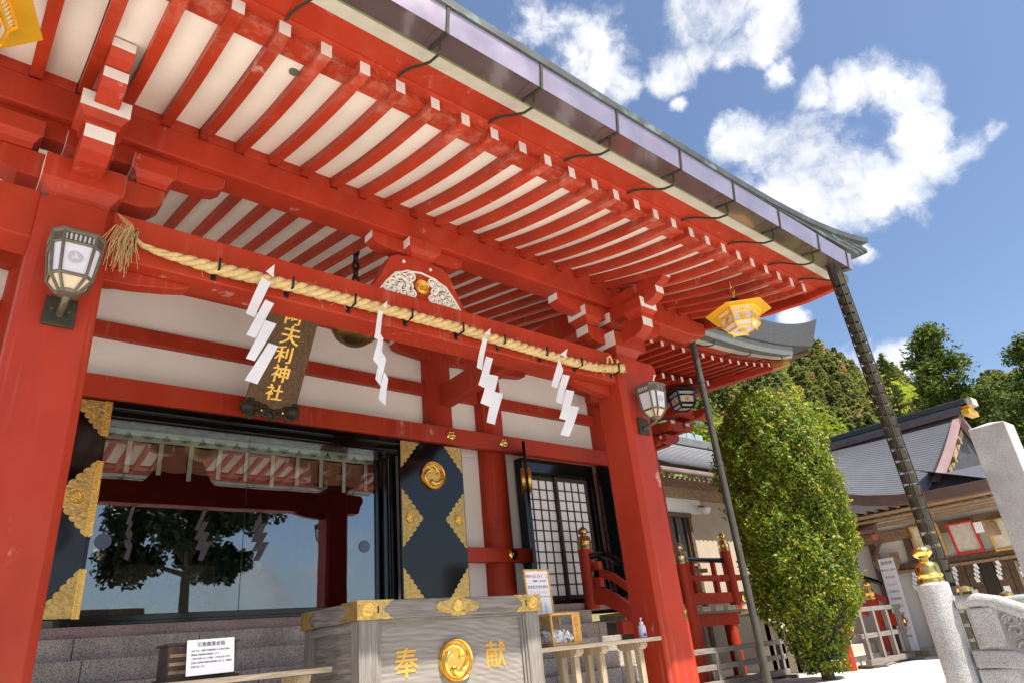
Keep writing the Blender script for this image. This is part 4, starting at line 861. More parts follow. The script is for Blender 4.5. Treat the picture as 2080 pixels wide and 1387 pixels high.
hex_lantern(7.18, 3.72, 4.18, .40, YLW, LPANE, 'bright gold hexagonal lantern hanging from the right end of the eave', 4.84, 'gold lanterns under the eave', rot=.2)
hex_lantern(-.40, 3.72, 4.18, .40, YLW, LPANE, 'bright gold lantern cut off by the upper left picture edge', 4.84, 'gold lanterns under the eave', rot=.2)
BPNT = mat('black_paint', (.008, .008, .009), .45, var=.1)
hex_lantern(11.50, 7.62, 5.08, .44, BPNT, LPANE, 'small black lantern hanging beside the right pillar lamp', 5.85, rot=.35, n=4, zs=1.35, fw=.06)
# round bell behind the beam
t = empty('shrine_bell', (3.39, 6.35, 4.2), label='round brass bell hanging on a chain behind the rope beam', cat='bell')
MB().lathe([(.001, -.27), (.12, -.25), (.22, -.18), (.275, -.07), (.285, 0), (.265, .1), (.2, .19), (.1, .25), (.03, .28)], (3.39, 6.35, 4.49), 32).build('bell_body', mat('bell_brass', (.30, .19, .06), .38, metal=1, var=.35, scale=9, rvar=.1), t, smooth=True)
b = MB(); b.tube([(3.39 + .288 * math.cos(i * math.pi / 16), 6.35 + .288 * math.sin(i * math.pi / 16), 4.49) for i in range(32)], .018, 6, closed=True); b.build('bell_band', BRZ, t, smooth=True)
b = MB()
for i in range(7):
    ax = (1, 0) if i % 2 == 0 else (0, 1); zc = 4.86 + i * .10
    b.tube([(3.39 + .035 * math.cos(q) * ax[0], 6.35 + .035 * math.cos(q) * ax[1], zc + .07 * math.sin(q)) for q in [j * math.pi / 6 for j in range(12)]], .014, 6, closed=True)
b.build('chain', BLK, t, smooth=True)
MB().box(3.33, 3.45, 6.29, 6.41, 5.48, 5.56).build('ceiling_mount', BLK, t, bev=.006)

# ------------------------------------------------------------------ name plaque leaning from the lintel
PM = frame((3.235, 8.36, 4.08), (1, 0, 0), (0, -.60, 1))
t = empty('name_plaque', (3.24, 8.28, 4.0), label='dark carved wooden name plaque with gold characters above the entrance', cat='plaque')
MB().box(-.335, .335, 0, 1.5, -.06, 0).xf(PM).build('board', WPLQ, t, bev=.008)
b = MB(); rs = random.Random(8)
def curl(b, x, y, r, z=.0, n=3):
    b.tube([(x + r * (1 - i / 18) * math.cos(i * .55), y + r * (1 - i / 18) * math.sin(i * .55), z + .012) for i in range(16)], .02, 5)
for i in range(7): curl(b, -.30 + i * .10, -.03 + .04 * math.sin(i * 1.4), .065)
for i in range(6): curl(b, -.25 + i * .10, -.09 - .03 * math.cos(i * 1.1 * 2), .05)
for sx_ in (-.30, .30):
    s0 = len(b.v); b.lathe([(.001, -.09), (.07, -.07), (.10, 0), (.07, .07), (.001, .09)], (sx_, -.01, .0), 12); curl(b, sx_, .05, .06); curl(b, sx_ + .03, -.08, .055)
b.xf(PM); b.build('carved_scroll', BRZ, t, smooth=True, ang=60)
for i, (ch_, sz) in enumerate((('社', .23), ('神', .25), ('利', .24), ('夫', .27), ('阿', .25))):
    mb = text_mb(ch_, sz, .014, bold=.006); mb.xf(PM @ Matrix.Translation((-.01 + .02 * (i % 2), .21 + i * .255, .004)) @ Matrix.Shear('XY', 4, (-.12, 0)) if False else PM @ Matrix.Translation((-.01 + .02 * (i % 2), .21 + i * .255, .004)))
    mb.build('gold_character', GOLD, t)
for a in (-.14, .14): MB().lathe([(.018, 0), (.012, .012), (.001, .014)], (0, 0, 0), 10).xf(PM @ Matrix.Translation((a, -.02, .075))).build('gold_stud', GOLDP, t, smooth=True)

# ------------------------------------------------------------------ rain chain
t = empty('rain_chain', (7.77, 2.63, 0), label='bronze rain chain of open cups hanging from the eave corner', cat='rain chain')
P0, P1 = Vector((7.775, 2.70, 4.75)), Vector((7.77, 2.615, .35))
MB().lathe([(.062, -.20), (.075, .02), (.082, .03)], tuple(P0 + Vector((0, 0, -.01))), 20).build('funnel', BRZ, t, smooth=True)
cup = MB().lathe([(.063, -.047), (.070, .045), (.065, .045), (.057, -.044)], (0, 0, 0), 16); cm_ = None
for i in range(34):
    p = P0.lerp(P1, (i + 2.0) / 35.6)
    if cm_ is None: cm_ = cup.build('chain_cup', BRZ, None, smooth=True); cm_.parent = t; cm_.location = p - ORG[t.name]; ORG[cm_.name] = ORG[t.name]
    else: c_ = dup(cm_, p - ORG[t.name]); c_.rotation_euler = (R.uniform(-.06, .06), R.uniform(-.06, .06), R.uniform(0, 3))
for i in range(4):
    a = i * math.pi / 2 + .5; o_ = Vector((.073 * math.cos(a), .073 * math.sin(a), 0)); MB().tube([P0 + o_, P1 + o_], .007, 5).build('hanger_wire', BRZ, t, smooth=True)
MB().lathe([(.2, 0), (.22, .3), (.18, .3), (.16, .06)], (7.77, 2.615, 0), 24).build('drain_bowl', GRANL, t, smooth=True)

# ------------------------------------------------------------------ offering box
t = empty('offering_box', (3.39, 5.12, 0), label='large weathered grey offering box with gilt corner fittings and a swirl crest', cat='offering box')
x0, x1, y0, y1 = 2.51, 4.265, 4.66, 5.58
def TB(name, a, b_, c, d, e, f_, m, par, bev=.006): return MB().box(a, b_, c, d, e, f_).build(name, m, par, bev=bev)
TB('rim_board', x0, x1, y0, y0 + .10, 1.205, 1.335, WGREY, t); TB('rim_board', x0, x1, y1 - .10, y1, 1.205, 1.335, WGREY, t)
WGY = wood('weathered_board_y', (.10, .085, .07), (.28, .25, .22), stretch=(14, 1, 14))
for x in (x0, x1 - .10): TB('rim_board', x + .001, x + .099, y0 + .10, y1 - .10, 1.206, 1.334, WGY, t)
for i in range(11): TB('top_slat', x0 + .14 + i * .148, x0 + .20 + i * .148, y0 + .1, y1 - .1, 1.24, 1.30, WGY, t, .004)
for x in (x0 + .02, x1 - .17):
    for y in (y0 + .012, y1 - .132): TB('corner_post', x, x + .15, y, y + .12, .06, 1.205, WGREYZ, t)
TB('base_rail', x0 + .17, x1 - .17, y0 + .02, y0 + .10, .1, .24, WGREY, t); TB('base_rail', x0 + .17, x1 - .17, y1 - .10, y1 - .02, .1, .24, WGREY, t)
for i, (d, h) in enumerate(((.0, .022), (.022, .02))):   # stepped moulding round the panel
    for a, b_, e, f_ in ((x0 + .17, x1 - .17, 1.205 - d - h, 1.205 - d),): TB('panel_moulding', a, b_, y0 + .025 + .014 * i, y0 + .07, e, f_, WGREY, t, .003)
    for a in (x0 + .17 + d, x1 - .17 - d - h): TB('panel_moulding', a, a + h, y0 + .025 + .014 * i, y0 + .07, .24, 1.205 - d - h, WGREYZ, t, .003)
def ring_wood():
    m, nt, N, L, B = nodes('grey_grain_panel'); tc = N.new('ShaderNodeTexCoord'); mp = N.new('ShaderNodeMapping'); mp.inputs['Scale'].default_value = (.8, 1, 1.5); mp.inputs['Location'].default_value = (.5, 0, .25); L.new(tc.outputs['Object'], mp.inputs[0])
    w = N.new('ShaderNodeTexWave'); w.wave_type = 'RINGS'; w.rings_direction = 'Y'; w.inputs['Scale'].default_value = 5.5; w.inputs['Distortion'].default_value = 9; w.inputs['Detail'].default_value = 2.5; w.inputs['Detail Scale'].default_value = .45; L.new(mp.outputs[0], w.inputs['Vector'])
    n = N.new('ShaderNodeTexNoise'); n.inputs['Scale'].default_value = 30; n.inputs['Detail'].default_value = 4; m2 = N.new('ShaderNodeMapping'); m2.inputs['Scale'].default_value = (.12, 1, 1.6); L.new(tc.outputs['Object'], m2.inputs[0]); L.new(m2.outputs[0], n.inputs['Vector'])
    a = N.new('ShaderNodeMath'); a.operation = 'MULTIPLY_ADD'; a.inputs[1].default_value = .16; L.new(w.outputs['Fac'], a.inputs[0]); k = N.new('ShaderNodeMath'); k.operation = 'MULTIPLY'; k.inputs[1].default_value = .85; L.new(n.outputs['Fac'], k.inputs[0]); L.new(k.outputs[0], a.inputs[2])
    r = N.new('ShaderNodeValToRGB'); r.color_ramp.elements[0].position = .25; r.color_ramp.elements[0].color = (.14, .12, .105, 1); r.color_ramp.elements[1].position = .8; r.color_ramp.elements[1].color = (.31, .28, .25, 1); L.new(a.outputs[0], r.inputs[0]); L.new(r.outputs[0], B.inputs['Base Color']); B.inputs['Roughness'].default_value = .7
    bp = N.new('ShaderNodeBump'); bp.inputs['Strength'].default_value = .25; bp.inputs['Distance'].default_value = .004; L.new(a.outputs[0], bp.inputs['Height']); L.new(bp.outputs[0], B.inputs['Normal']); return m
GRAINP = ring_wood()
TB('front_panel', x0 + .21, x1 - .21, y0 + .058, y0 + .08, .24, 1.163, GRAINP, t, 0)
TB('side_panel', x0 + .07, x0 + .09, y0 + .13, y1 - .13, .24, 1.205, WGY, t, 0); TB('side_panel', x1 - .09, x1 - .07, y0 + .13, y1 - .13, .24, 1.205, WGY, t, 0); TB('back_panel', x0 + .17, x1 - .17, y1 - .09, y1 - .07, .24, 1.205, WGREY, t, 0)
for x in (x0 + .03, x1 - .07): TB('side_frame_rail', x, x + .04, y0 + .13, y1 - .13, 1.14, 1.204, WGY, t, .004)
TB('box_floor', x0 + .05, x1 - .05, y0 + .05, y1 - .05, .06, .10, WGREY, t)
def notch(w, h, s=1): return [(0, 0), (s * w, 0), (s * (w - .035), h * .14), (s * (w - .045), h * .28), (s * (w - .075), h * .36), (s * (w - .085), h * .5), (s * (w - .075), h * .64), (s * (w - .045), h * .72), (s * (w - .035), h * .86), (s * w, h), (0, h)]
for s, x in ((1, x0 - .003), (-1, x1 + .003)):
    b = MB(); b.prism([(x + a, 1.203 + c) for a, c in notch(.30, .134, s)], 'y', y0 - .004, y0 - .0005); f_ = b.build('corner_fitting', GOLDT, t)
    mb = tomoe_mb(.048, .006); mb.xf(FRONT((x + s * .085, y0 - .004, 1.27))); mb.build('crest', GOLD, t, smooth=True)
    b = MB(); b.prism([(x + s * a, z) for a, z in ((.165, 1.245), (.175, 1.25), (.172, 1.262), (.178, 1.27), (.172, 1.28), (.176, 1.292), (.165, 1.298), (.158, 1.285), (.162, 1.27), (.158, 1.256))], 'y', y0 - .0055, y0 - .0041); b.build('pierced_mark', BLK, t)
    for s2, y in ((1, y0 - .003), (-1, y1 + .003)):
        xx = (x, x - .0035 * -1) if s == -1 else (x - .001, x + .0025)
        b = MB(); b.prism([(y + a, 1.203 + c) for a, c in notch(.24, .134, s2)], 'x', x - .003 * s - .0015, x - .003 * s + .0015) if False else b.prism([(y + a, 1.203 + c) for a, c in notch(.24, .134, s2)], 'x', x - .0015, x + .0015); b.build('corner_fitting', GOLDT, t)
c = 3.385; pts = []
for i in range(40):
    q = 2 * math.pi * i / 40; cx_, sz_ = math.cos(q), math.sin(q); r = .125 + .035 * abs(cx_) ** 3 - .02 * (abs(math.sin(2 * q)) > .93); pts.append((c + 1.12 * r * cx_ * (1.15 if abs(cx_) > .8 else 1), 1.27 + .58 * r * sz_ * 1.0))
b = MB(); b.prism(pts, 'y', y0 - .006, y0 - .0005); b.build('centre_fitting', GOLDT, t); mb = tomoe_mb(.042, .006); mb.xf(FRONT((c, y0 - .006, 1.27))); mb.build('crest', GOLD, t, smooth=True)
crest((3.372, y0 + .056, .885), .155, .055, GOLDP, t, 'swirl_crest')
for ch_, x, z in (('奉', 2.935, .885), ('献', 3.775, .885)):
    mb = text_mb(ch_, .215, .003, bold=.005); mb.xf(FRONT((x, y0 + .056, z))); mb.build('gold_character', GPAINT, t)

# ------------------------------------------------------------------ benches beside the box
def bench(name, x0, x1, y0, y1, zt, legs, label):
    t = empty(name, ((x0 + x1) / 2, (y0 + y1) / 2, 0), label=label, cat='bench')
    n = 2
    for i in range(n):
        a = y0 + (y1 - y0) * i / n; TB('top_plank', x0, x1, a, a + (y1 - y0) / n - .004, zt - .036, zt, WPALE, t, .005)
    for x in legs:
        b = MB(); b.prism([(y0 + .03, zt - .037), (y1 - .03, zt - .037), (y1 - .03, zt - .06), (y1 - .07, zt - .10), (y0 + .07, zt - .10), (y0 + .03, zt - .07)], 'x', x - .05, x + .05); b.build('bearer', WPALEZ, t, bev=.006)
        for y in (y0 + .08, y1 - .14):
            TB('leg', x - .032, x + .032, y, y + .06, .05, zt - .10, WPALEZ, t, .005)
        TB('foot', x - .045, x + .045, y0, y1, 0, .05, WPALE, t, .006)
    if len(legs) > 1: TB('stretcher', legs[0] + .033, legs[-1] - .033, (y0 + y1) / 2 - .02, (y0 + y1) / 2 + .02, .26, .33, WPALE, t, .005)
    return t
bench('bench', 4.285, 5.945, 4.75, 5.13, .909, (4.80, 5.14, 5.70), 'pale wooden bench between the offering box and the right pillar')
bench('bench', .93, 2.495, 5.0, 5.36, .928, (1.25, 2.3), 'pale wooden bench left of the offering box under the paper notice')

# donation chest with notice
t = empty('donation_chest', (1.61, 5.18, .928), label='small dark slatted donation chest on the left bench', cat='donation chest')
TB('chest_body', 1.40, 1.835, 5.10, 5.32, .93, 1.14, WBOX, t, .005); TB('chest_lid', 1.385, 1.85, 5.085, 5.335, 1.14, 1.155, WBOX, t, .004); TB('chest_foot', 1.38, 1.855, 5.07, 5.34, .929, .945, WBOX, t, .004)
for z in (.97, 1.02, 1.07): TB('metal_strap', 1.41, 1.825, 5.094, 5.099, z, z + .02, WTAN, t, .001)
t = empty('paper_notice', (1.65, 5.06, .945), label='white paper notice with black writing propped against the dark chest', cat='notice')
NM = frame((1.65, 5.045, 1.06), (1, 0.02, .012), (0, .16, 1))
MB().box(-.152, .152, -.108, .108, -.003, 0).xf(NM).build('sheet', PAPER, t)
for body, sz, y in (('災害義援金箱', .030, .075), ('当社では、被害の支援金箱による救済を願い', .0125, .038), ('義援金の募金箱を設置致します。', .0125, .014), ('ご協力を賜りました皆様、ご芳志は赤十字社', .0125, -.010), ('全国の大規模な被害の御見舞に全てを、義援金', .0125, -.034), ('を贈り致します。', .0125, -.058)):
    mb = text_mb(body, sz, .0004, 'CENTER' if sz > .02 else 'LEFT'); mb.xf(NM @ Matrix.Translation((0 if sz > .02 else -.125, y, .001))); mb.build('writing', INK, t)

# fortune paper box and its sign
t = empty('fortune_box', (4.72, 5.0, .91), label='yellow wooden fortune paper box with red writing on the right bench', cat='box')
bx0, bx1, by0, by1, z0, z1 = 4.50, 4.87, 4.80, 5.08, .910, 1.185
TB('bottom_board', bx0, bx1, by0, by1, z0, z0 + .022, WYEL, t, .002); TB('top_board', bx0, bx1, by0, by1, z1 - .018, z1, WYEL, t, .002)
TB('back_board', bx0 + .018, bx1 - .001, by1 - .014, by1 - .001, z0 + .022, z1 - .018, WTAN, t, 0)
for a in (bx0, bx1 - .018):
    for y in (by0, by1 - .018): TB('upright', a, a + .018, y, y + .018, z0 + .022, z1 - .018, WYEL, t, .001)
TB('name_strip', bx1 - .10, bx1 - .0185, by0 + .001, by0 + .014, z0 + .022, z1 - .018, WYEL, t, .001)
MB().box(bx0 + .019, bx1 - .101, by0 + .006, by0 + .009, z0 + .022, z1 - .018).build('glass_pane', GLASSC, t); MB().box(bx0 + .006, bx0 + .009, by0 + .019, by1 - .019, z0 + .022, z1 - .018).build('glass_pane', GLASSC, t)
mb = text_mb('お\nみ\nく\nじ', .05, .0006, line=.95); mb.xf(FRONT((bx1 - .058, by0 + .0003, 1.05))); mb.build('writing', INKR, t)
b = MB(); rs = random.Random(2)
b2 = MB()
for i in range(170):
    p = Vector((rs.uniform(bx0 + .03, bx1 - .06), rs.uniform(by0 + .025, by1 - .035), 0)); p.z = z0 + .03 + rs.uniform(0, .075) + .015 * math.sin(p.x * 60)
    m_ = Matrix.Translation(p) @ Matrix.Rotation(rs.uniform(0, 6), 4, 'Z') @ Matrix.Rotation(rs.uniform(-1, 1), 4, 'X') @ Matrix.Rotation(rs.uniform(-1, 1), 4, 'Y')
    s = len(b.v); b.box(-.012, .012, -.004, .004, -.028, .028); b.xf(m_, s)
    s = len(b2.v); b2.box(-.006, .006, -.0045, .0045, -.012, .0); b2.xf(m_, s)
tag(b.build('folded_fortunes', PAPER, t), kind='stuff'); tag(b2.build('red_print', PINK, t), kind='stuff')
t = empty('fortune_sign', (4.68, 5.12, .91), label='upright sign in a yellow frame behind the fortune box', cat='sign')
SM = frame((4.69, 5.125, 1.31), (1, 0, 0), (0, .05, 1)); w, h = .165, .30
for a, b_, c_, d_ in ((-w, w, h - .016, h), (-w, w, -h, -h + .016), (-w, -w + .016, -h + .016, h - .016), (w - .016, w, -h + .016, h - .016)): MB().box(a, b_, c_, d_, -.012, .008).xf(SM).build('frame_bar', WYEL, t, bev=.001)
MB().box(-w + .016, w - .016, -h + .016, h - .016, -.006, 0).xf(SM).build('sign_face', PAPER, t)
for body, sz, x, y, m_ in (('おみくじ', .050, .05, .235, INKR), ('種類別の', .028, -.10, .235, INKR), ('初穂料 一体 200円', .022, .03, .19, INK), ('恋金災方学交家幸', .033, 0, .135, INK), ('ごとにえらべます', .030, 0, .085, PINK), ('願\n事\nを\n思\nい\nな', .036, -.07, -.10, INK), ('開\n運\nの\nお\n守\nり', .036, .0, -.10, INK), ('こ\nち\nら\nか\nら\n選', .034, .07, -.10, INK)):
    mb = text_mb(body, sz, .0004, line=.95); mb.xf(SM @ Matrix.Translation((x, y, .001))); mb.build('writing', m_, t)
MB().box(-w + .016, w - .016, .045, .049, 0, .001).xf(SM).build('dividing_line', INK, t)
for a in (-.1, .1): TB('sign_leg', 4.69 + a - .012, 4.69 + a + .012, 5.10, 5.125, .91, 1.012, WYEL, t, .001)
# pump bottle
t = empty('pump_bottle', (5.81, 4.87, .909), label='clear pump bottle of hand sanitizer with a blue drop on the bench', cat='bottle')
MB().lathe([(.001, .001), (.036, .002), (.038, .01), (.038, .10), (.034, .115), (.018, .125), (.016, .13)], (5.81, 4.87, .909), 24).build('bottle_body', mat('clear_plastic', (.62, .64, .74), .18, var=.04), t, smooth=True)
PW = mat('white_plastic', (.8, .8, .8), .35, var=.02)
MB().lathe([(.021, .125), (.021, .148), (.010, .152), (.006, .155), (.006, .178), (.012, .18), (.012, .19), (.001, .192)], (5.81, 4.87, .909), 16).build('pump_collar', PW, t, smooth=True)
MB().tube([(5.81, 4.87, 1.092), (5.79, 4.85, 1.094), (5.775, 4.835, 1.082)], .005, 8).build('nozzle', PW, t, smooth=True)
b = MB(); b.lathe([(.001, 0), (.012, .003), (.014, .014), (.008, .028), (.001, .036)], (5.80, 4.836, .925), 12); b.build('blue_drop', INKB, t, smooth=True)
MB().lathe([(.0385, .03), (.0385, .085)], (5.81, 4.87, .909), 24).build('label_band', mat('bottle_label', (.70, .70, .85), .3, var=.25, scale=60), t, smooth=True)

# ------------------------------------------------------------------ low wooden barriers
def barrier(x0, x1, y, h, n, label):
    t = empty('wooden_barrier', ((x0 + x1) / 2, y, 0), label=label, cat='barrier')
    TB('top_rail', x0, x1, y - .05, y + .05, h - .085, h, WGREY, t, .008); TB('mid_rail', x0, x1, y - .035, y + .035, h * .48, h * .48 + .085, WGREY, t, .006)
    TB('ground_rail', x0 + .05, x1 - .02, y - .06, y + .06, .05, .15, WGREY, t, .008)
    for i in range(n):
        x = x0 + .14 + (x1 - x0 - .3) * i / (n - 1); TB('upright', x - .042, x + .042, y - .055, y + .0345, .15, h - .085, WGREYZ, t, .004)
    for x in (x0 + .2, x1 - .2): TB('foot', x - .05, x + .05, y - .28, y + .28, 0, .06, WGREY, t, .008)
barrier(9.3, 13.05, 7.58, .655, 6, 'low grey wooden barrier in front of the veranda')
barrier(14.1, 16.2, 6.55, 1.07, 4, 'grey wooden barrier on the bright paving right of the clipped tree')

# ------------------------------------------------------------------ stone balustrade with gilt finial
t = empty('stone_balustrade', (5.18, 1.84, 0), label='pale granite stair balustrade with a round post and gold finial', cat='balustrade')
MB().lathe([(.098, -.4), (.096, 1.045), (.088, 1.056), (.001, 1.057)], (5.18, 1.84, 0), 32).build('round_post', GRANL, t, smooth=True)
MB().lathe([(.098, 0), (.10, .012), (.094, .02), (.094, .055), (.10, .06), (.094, .068), (.09, .11), (.082, .135), (.05, .152), (.034, .158), (.032, .175), (.055, .185), (.075, .205), (.078, .225), (.066, .245), (.035, .262), (.003, .272)], (0, 0, 0), 32).xf(Matrix.Translation((5.18, 1.84, 1.056)) @ Matrix.Diagonal((.80, .80, .90, 1))).build('finial', GOLDP, t, smooth=True, ang=50)
for k in range(6): MB().lathe([(.012, 0), (.008, .008), (.001, .01)], (0, 0, 0), 10).xf(frame((5.18 + .076 * math.cos(k * 1.047 + 3.6), 1.84 + .076 * math.sin(k * 1.047 + 3.6), 1.10), (-math.sin(k * 1.047 + 3.6), math.cos(k * 1.047 + 3.6), 0), (0, 0, 1))).build('stud', GOLDP, t, smooth=True)
def yrail(name, pts, x, w, h, m, par):
    b = MB(); vs = []; n = len(pts)
    for (y, z) in pts: vs += [(x - w / 2, y, z - h / 2), (x + w / 2, y, z - h / 2), (x + w / 2, y, z + h / 2), (x - w / 2, y, z + h / 2)]
    fs = [(3, 2, 1, 0), tuple((n - 1) * 4 + j for j in range(4))]
    for i in range(n - 1): fs += [(i * 4 + j, i * 4 + (j + 1) % 4, i * 4 + 4 + (j + 1) % 4, i * 4 + 4 + j) for j in range(4)]
    b.add(vs, fs); return b.build(name, m, par, bev=.012)
b = MB(); b.tube([(5.18, 1.73, .925), (5.18, 1.60, .925), (5.18, 1.50, .90), (5.18, 1.2, .74), (5.18, .2, .18), (5.18, -1.2, -.6)], .043, 14); b.build('handrail', GRANL, t, smooth=True)
yrail('mid_rail', [(1.73, .60), (1.5, .585), (1.35, .53), (.2, -.10), (-1.2, -.88)], 5.18, .09, .10, GRANL, t)
yrail('low_rail', [(1.73, .22), (1.5, .20), (.2, -.5), (-1.2, -1.3)], 5.18, .11, .12, GRANL, t)
TB('baluster', 5.14, 5.22, 1.54, 1.67, .655, .885, GRANL, t, .012); TB('baluster', 5.14, 5.22, 1.30, 1.40, .20, .50, GRANL, t, .012)
TB('baluster', 5.14, 5.22, .60, .72, .0, .43, GRANL, t, .012); TB('panel_block', 5.14, 5.22, 1.52, 1.73, .28, .54, GRANL, t, .012)
MB().lathe([(.05, 0), (.045, .02), (.02, .03), (.001, .034)], (5.18, 1.66, .985), 12).build('gilt_cap', GOLDP, t, smooth=True)
# far balustrade with carved panel
t = empty('stone_balustrade', (8.6, 2.6, 0), label='bright granite balustrade with carved panel and blue pipe behind the round post', cat='balustrade')
TB('rail_cap', 8.45, 8.75, 1.2, 2.75, .86, .95, GRANL, t, .03); TB('carved_panel', 8.52, 8.68, 1.35, 2.6, .35, .86, GRANL, t, .01); TB('base_stone', 8.45, 8.75, 1.2, 2.75, 0, .34, GRANL, t, .02)
TB('end_post', 8.46, 8.74, 2.70, 2.85, 0, .90, GRANL, t, .03)
b = MB(); rs = random.Random(4)
for i in range(26):
    y = rs.uniform(1.4, 2.5); z = rs.uniform(.45, .78); b.tube([(8.515, y + .07 * (1 - j / 12) * math.cos(j * .7), z + .07 * (1 - j / 12) * math.sin(j * .7)) for j in range(10)], .018, 5)
tag(b.build('carved_relief', GRANL, t, smooth=True), kind='stuff')
MB().lathe([(.07, 0), (.06, .03), (.02, .05), (.001, .055)], (8.6, 2.4, .95), 14).build('gilt_cap', GOLDP, t, smooth=True)
MB().tube([(8.8, 3.0, .93), (8.9, -1.5, .93)], .03, 12).build('blue_pipe', mat('blue_grey_pipe', (.22, .30, .42), .4, metal=.3), t, smooth=True)
# monument pillar
t = empty('stone_monument', (10.55, 2.45, 0), label='tall square granite monument pillar at the right edge', cat='monument')
b = MB(); mx, my, mh = 10.75, 2.47, 3.04; w = .215
vs = [(mx - w, my - w, .3), (mx + w, my - w, .3), (mx + w, my + w, .3), (mx - w, my + w, .3), (mx - w, my - w, mh), (mx + w, my - w, mh), (mx + w, my + w, mh), (mx - w, my + w, mh), (mx, my, mh + .07)]
b.add(vs, [(3, 2, 1, 0), (0, 1, 5, 4), (1, 2, 6, 5), (2, 3, 7, 6), (3, 0, 4, 7), (4, 5, 8), (5, 6, 8), (6, 7, 8), (7, 4, 8)]); b.build('shaft', GRANM, t, bev=.008)
TB('plinth', mx - .4, mx + .4, my - .4, my + .4, 0, .3, GRANM, t, .02)

# ------------------------------------------------------------------ corridor building behind the veranda
ROOFG = mat('grey_shingle_roof', (.20, .20, .21), .6, var=.15, scale=2, wavescale=26, stretch=(.3, 1, 2.5), bump=.1, bscale=40)
t = empty('corridor_house', (16.5, 12.5, 0), label='low timber corridor house with grey shingle roof behind the clipped tree', cat='house')
def roofc(u, v):   # curved roof plane
    return (13.6 + 9.0 * u, 10.6 + 3.2 * v, 4.95 + .35 * max(0, .25 - u) + 1.4 * v + .7 * v * v)
b = MB()
rows = 22
for i in range(rows):
    v0, v1 = i / rows, (i + 1) / rows
    b.grid(lambda u, v, v0=v0, v1=v1: tuple(Vector(roofc(u, v0 + (v1 - v0) * v)) + Vector((0, 0, .02 * (1 - v)))), 12, 1)
b.build('roof', ROOFG, t)
b = MB(); b.grid(lambda u, v: tuple(Vector(roofc(u, v)) - Vector((0, 0, .12))), 10, 4); b.build('roof_underside', WBRN, t)
b = MB(); b.prism([(10.58, 4.93), (10.58, 4.81), (10.72, 4.80), (10.72, 4.95)], 'x', 14.4, 22.6); b.build('eave_gutter', mat('brown_gutter', (.20, .14, .12), .5, var=.2), t, bev=.03)
TB('ridge', 13.6, 22.6, 13.6, 14.0, 6.95, 7.25, mat('ridge_tiles', (.12, .12, .12), .6), t, .03)
TIL = mat('blue_grey_tile', (.24, .31, .33), .5, var=.2, scale=8)
for i in range(14): TB('ridge_tile', 14.5 + i * .5, 14.97 + i * .5, 13.7, 13.9, 7.25, 7.5, TIL, t, .03)
for i in range(4): MB().tube([(14.9 + i * 2.0, 13.4, 7.45 + .2 * i), (16.3 + i * 2.0, 14.3, 7.55 + .2 * i)], .09, 12).build('ridge_log', TIL, t, smooth=True)
for i in range(24): TB('eave_rafter', 14.3 + i * .22, 14.37 + i * .22, 10.66, 11.6, 4.66, 4.74, WTAN, t, 0)
TB('wall_plate', 13.6, 19.5, 11.25, 11.45, 4.35, 4.60, WTAN, t); TB('upper_wall', 13.6, 17.0, 11.40, 11.46, 3.95, 4.35, PLAS, t, 0)
TB('lintel', 13.6, 16.4, 11.34, 11.46, 3.83, 3.95, WBRN, t)
TB('plaster_wall', 16.35, 20.5, 11.46, 11.52, 0, 4.35, mat('beige_wall', (.42, .34, .25), .85, var=.08), t, 0); TB('lower_wall', 13.4, 16.3, 11.44, 11.50, 0, 2.6, mat('beige_low_wall', (.40, .33, .25), .85), t, 0)
for x in (15.05, 16.25): TB('timber_post', x, x + .13, 11.36, 11.48, 0, 3.83, WBRN, t)
for x in (15.3, 15.72, 16.12): TB('window_bar', x, x + .03, 11.40, 11.44, 2.6, 3.83, WBRN, t, 0)
wf = TB('window_pane', 15.18, 16.25, 11.45, 11.456, 2.6, 3.83, glass('dim_glass', .3, (.3, .25, .22)), t, 0)
TB('window_room', 15.0, 16.3, 11.8, 11.84, 2.5, 3.9, mat('window_room_dark', (.10, .06, .05), .9), t, 0); TB('window_sill', 15.1, 16.3, 11.36, 11.5, 2.54, 2.60, WTAN, t)
MB().lathe([(.01, -.14), (.10, -.11), (.15, -.02), (.15, .03), (.08, .06), (.05, .08)], (16.9, 11.2, 4.05), 20).build('globe_lamp', PW, t, smooth=True)
TB('lamp_bracket', 16.6, 16.9, 11.18, 11.22, 4.1, 4.15, WBRN, t)

# ------------------------------------------------------------------ office house on the right
BRN = mat('brown_metal', (.13, .075, .06), .5, var=.2, scale=6, metal=.1)
ROOFL = mat('lilac_grey_roof', (.115, .113, .125), .45, var=.08, scale=2, metal=.2)
t = empty('shrine_office', (19, 6, 0), label='timber office house with ribbed grey roof and gold ridge end on the right', cat='house')
def eavez(y): return 3.10 + .055 * max(0, y - 4.6) ** 2.2
def oroof(v, y): # v 0 eave .. 1 ridge
    e = eavez(y); return (15.9 + 3.7 * v, e + (5.30 - e) * (.80 * v + .20 * v * v))
b = MB(); rows = 30; Y0, Y1 = 5.15, 9.6
for i in range(rows):
    vs = []
    for k in range(9):
        y = Y0 + (Y1 - Y0) * k / 8 + (.25 * (1 - i / rows) if k == 0 else 0) * -1 * 0
        x0_, z0_ = oroof(i / rows, y); x1_, z1_ = oroof((i + 1) / rows, y)
        vs += [(x0_, y, z0_ + .013), (x1_, y, z1_ + .004), (x0_, y, z0_ - .004)]
    fs = []
    for k in range(8): a_ = k * 3; fs += [(a_, a_ + 1, a_ + 4, a_ + 3), (a_ + 2, a_, a_ + 3, a_ + 5)]
    b.add(vs, fs)
b.build('roof_slope', ROOFL, t)
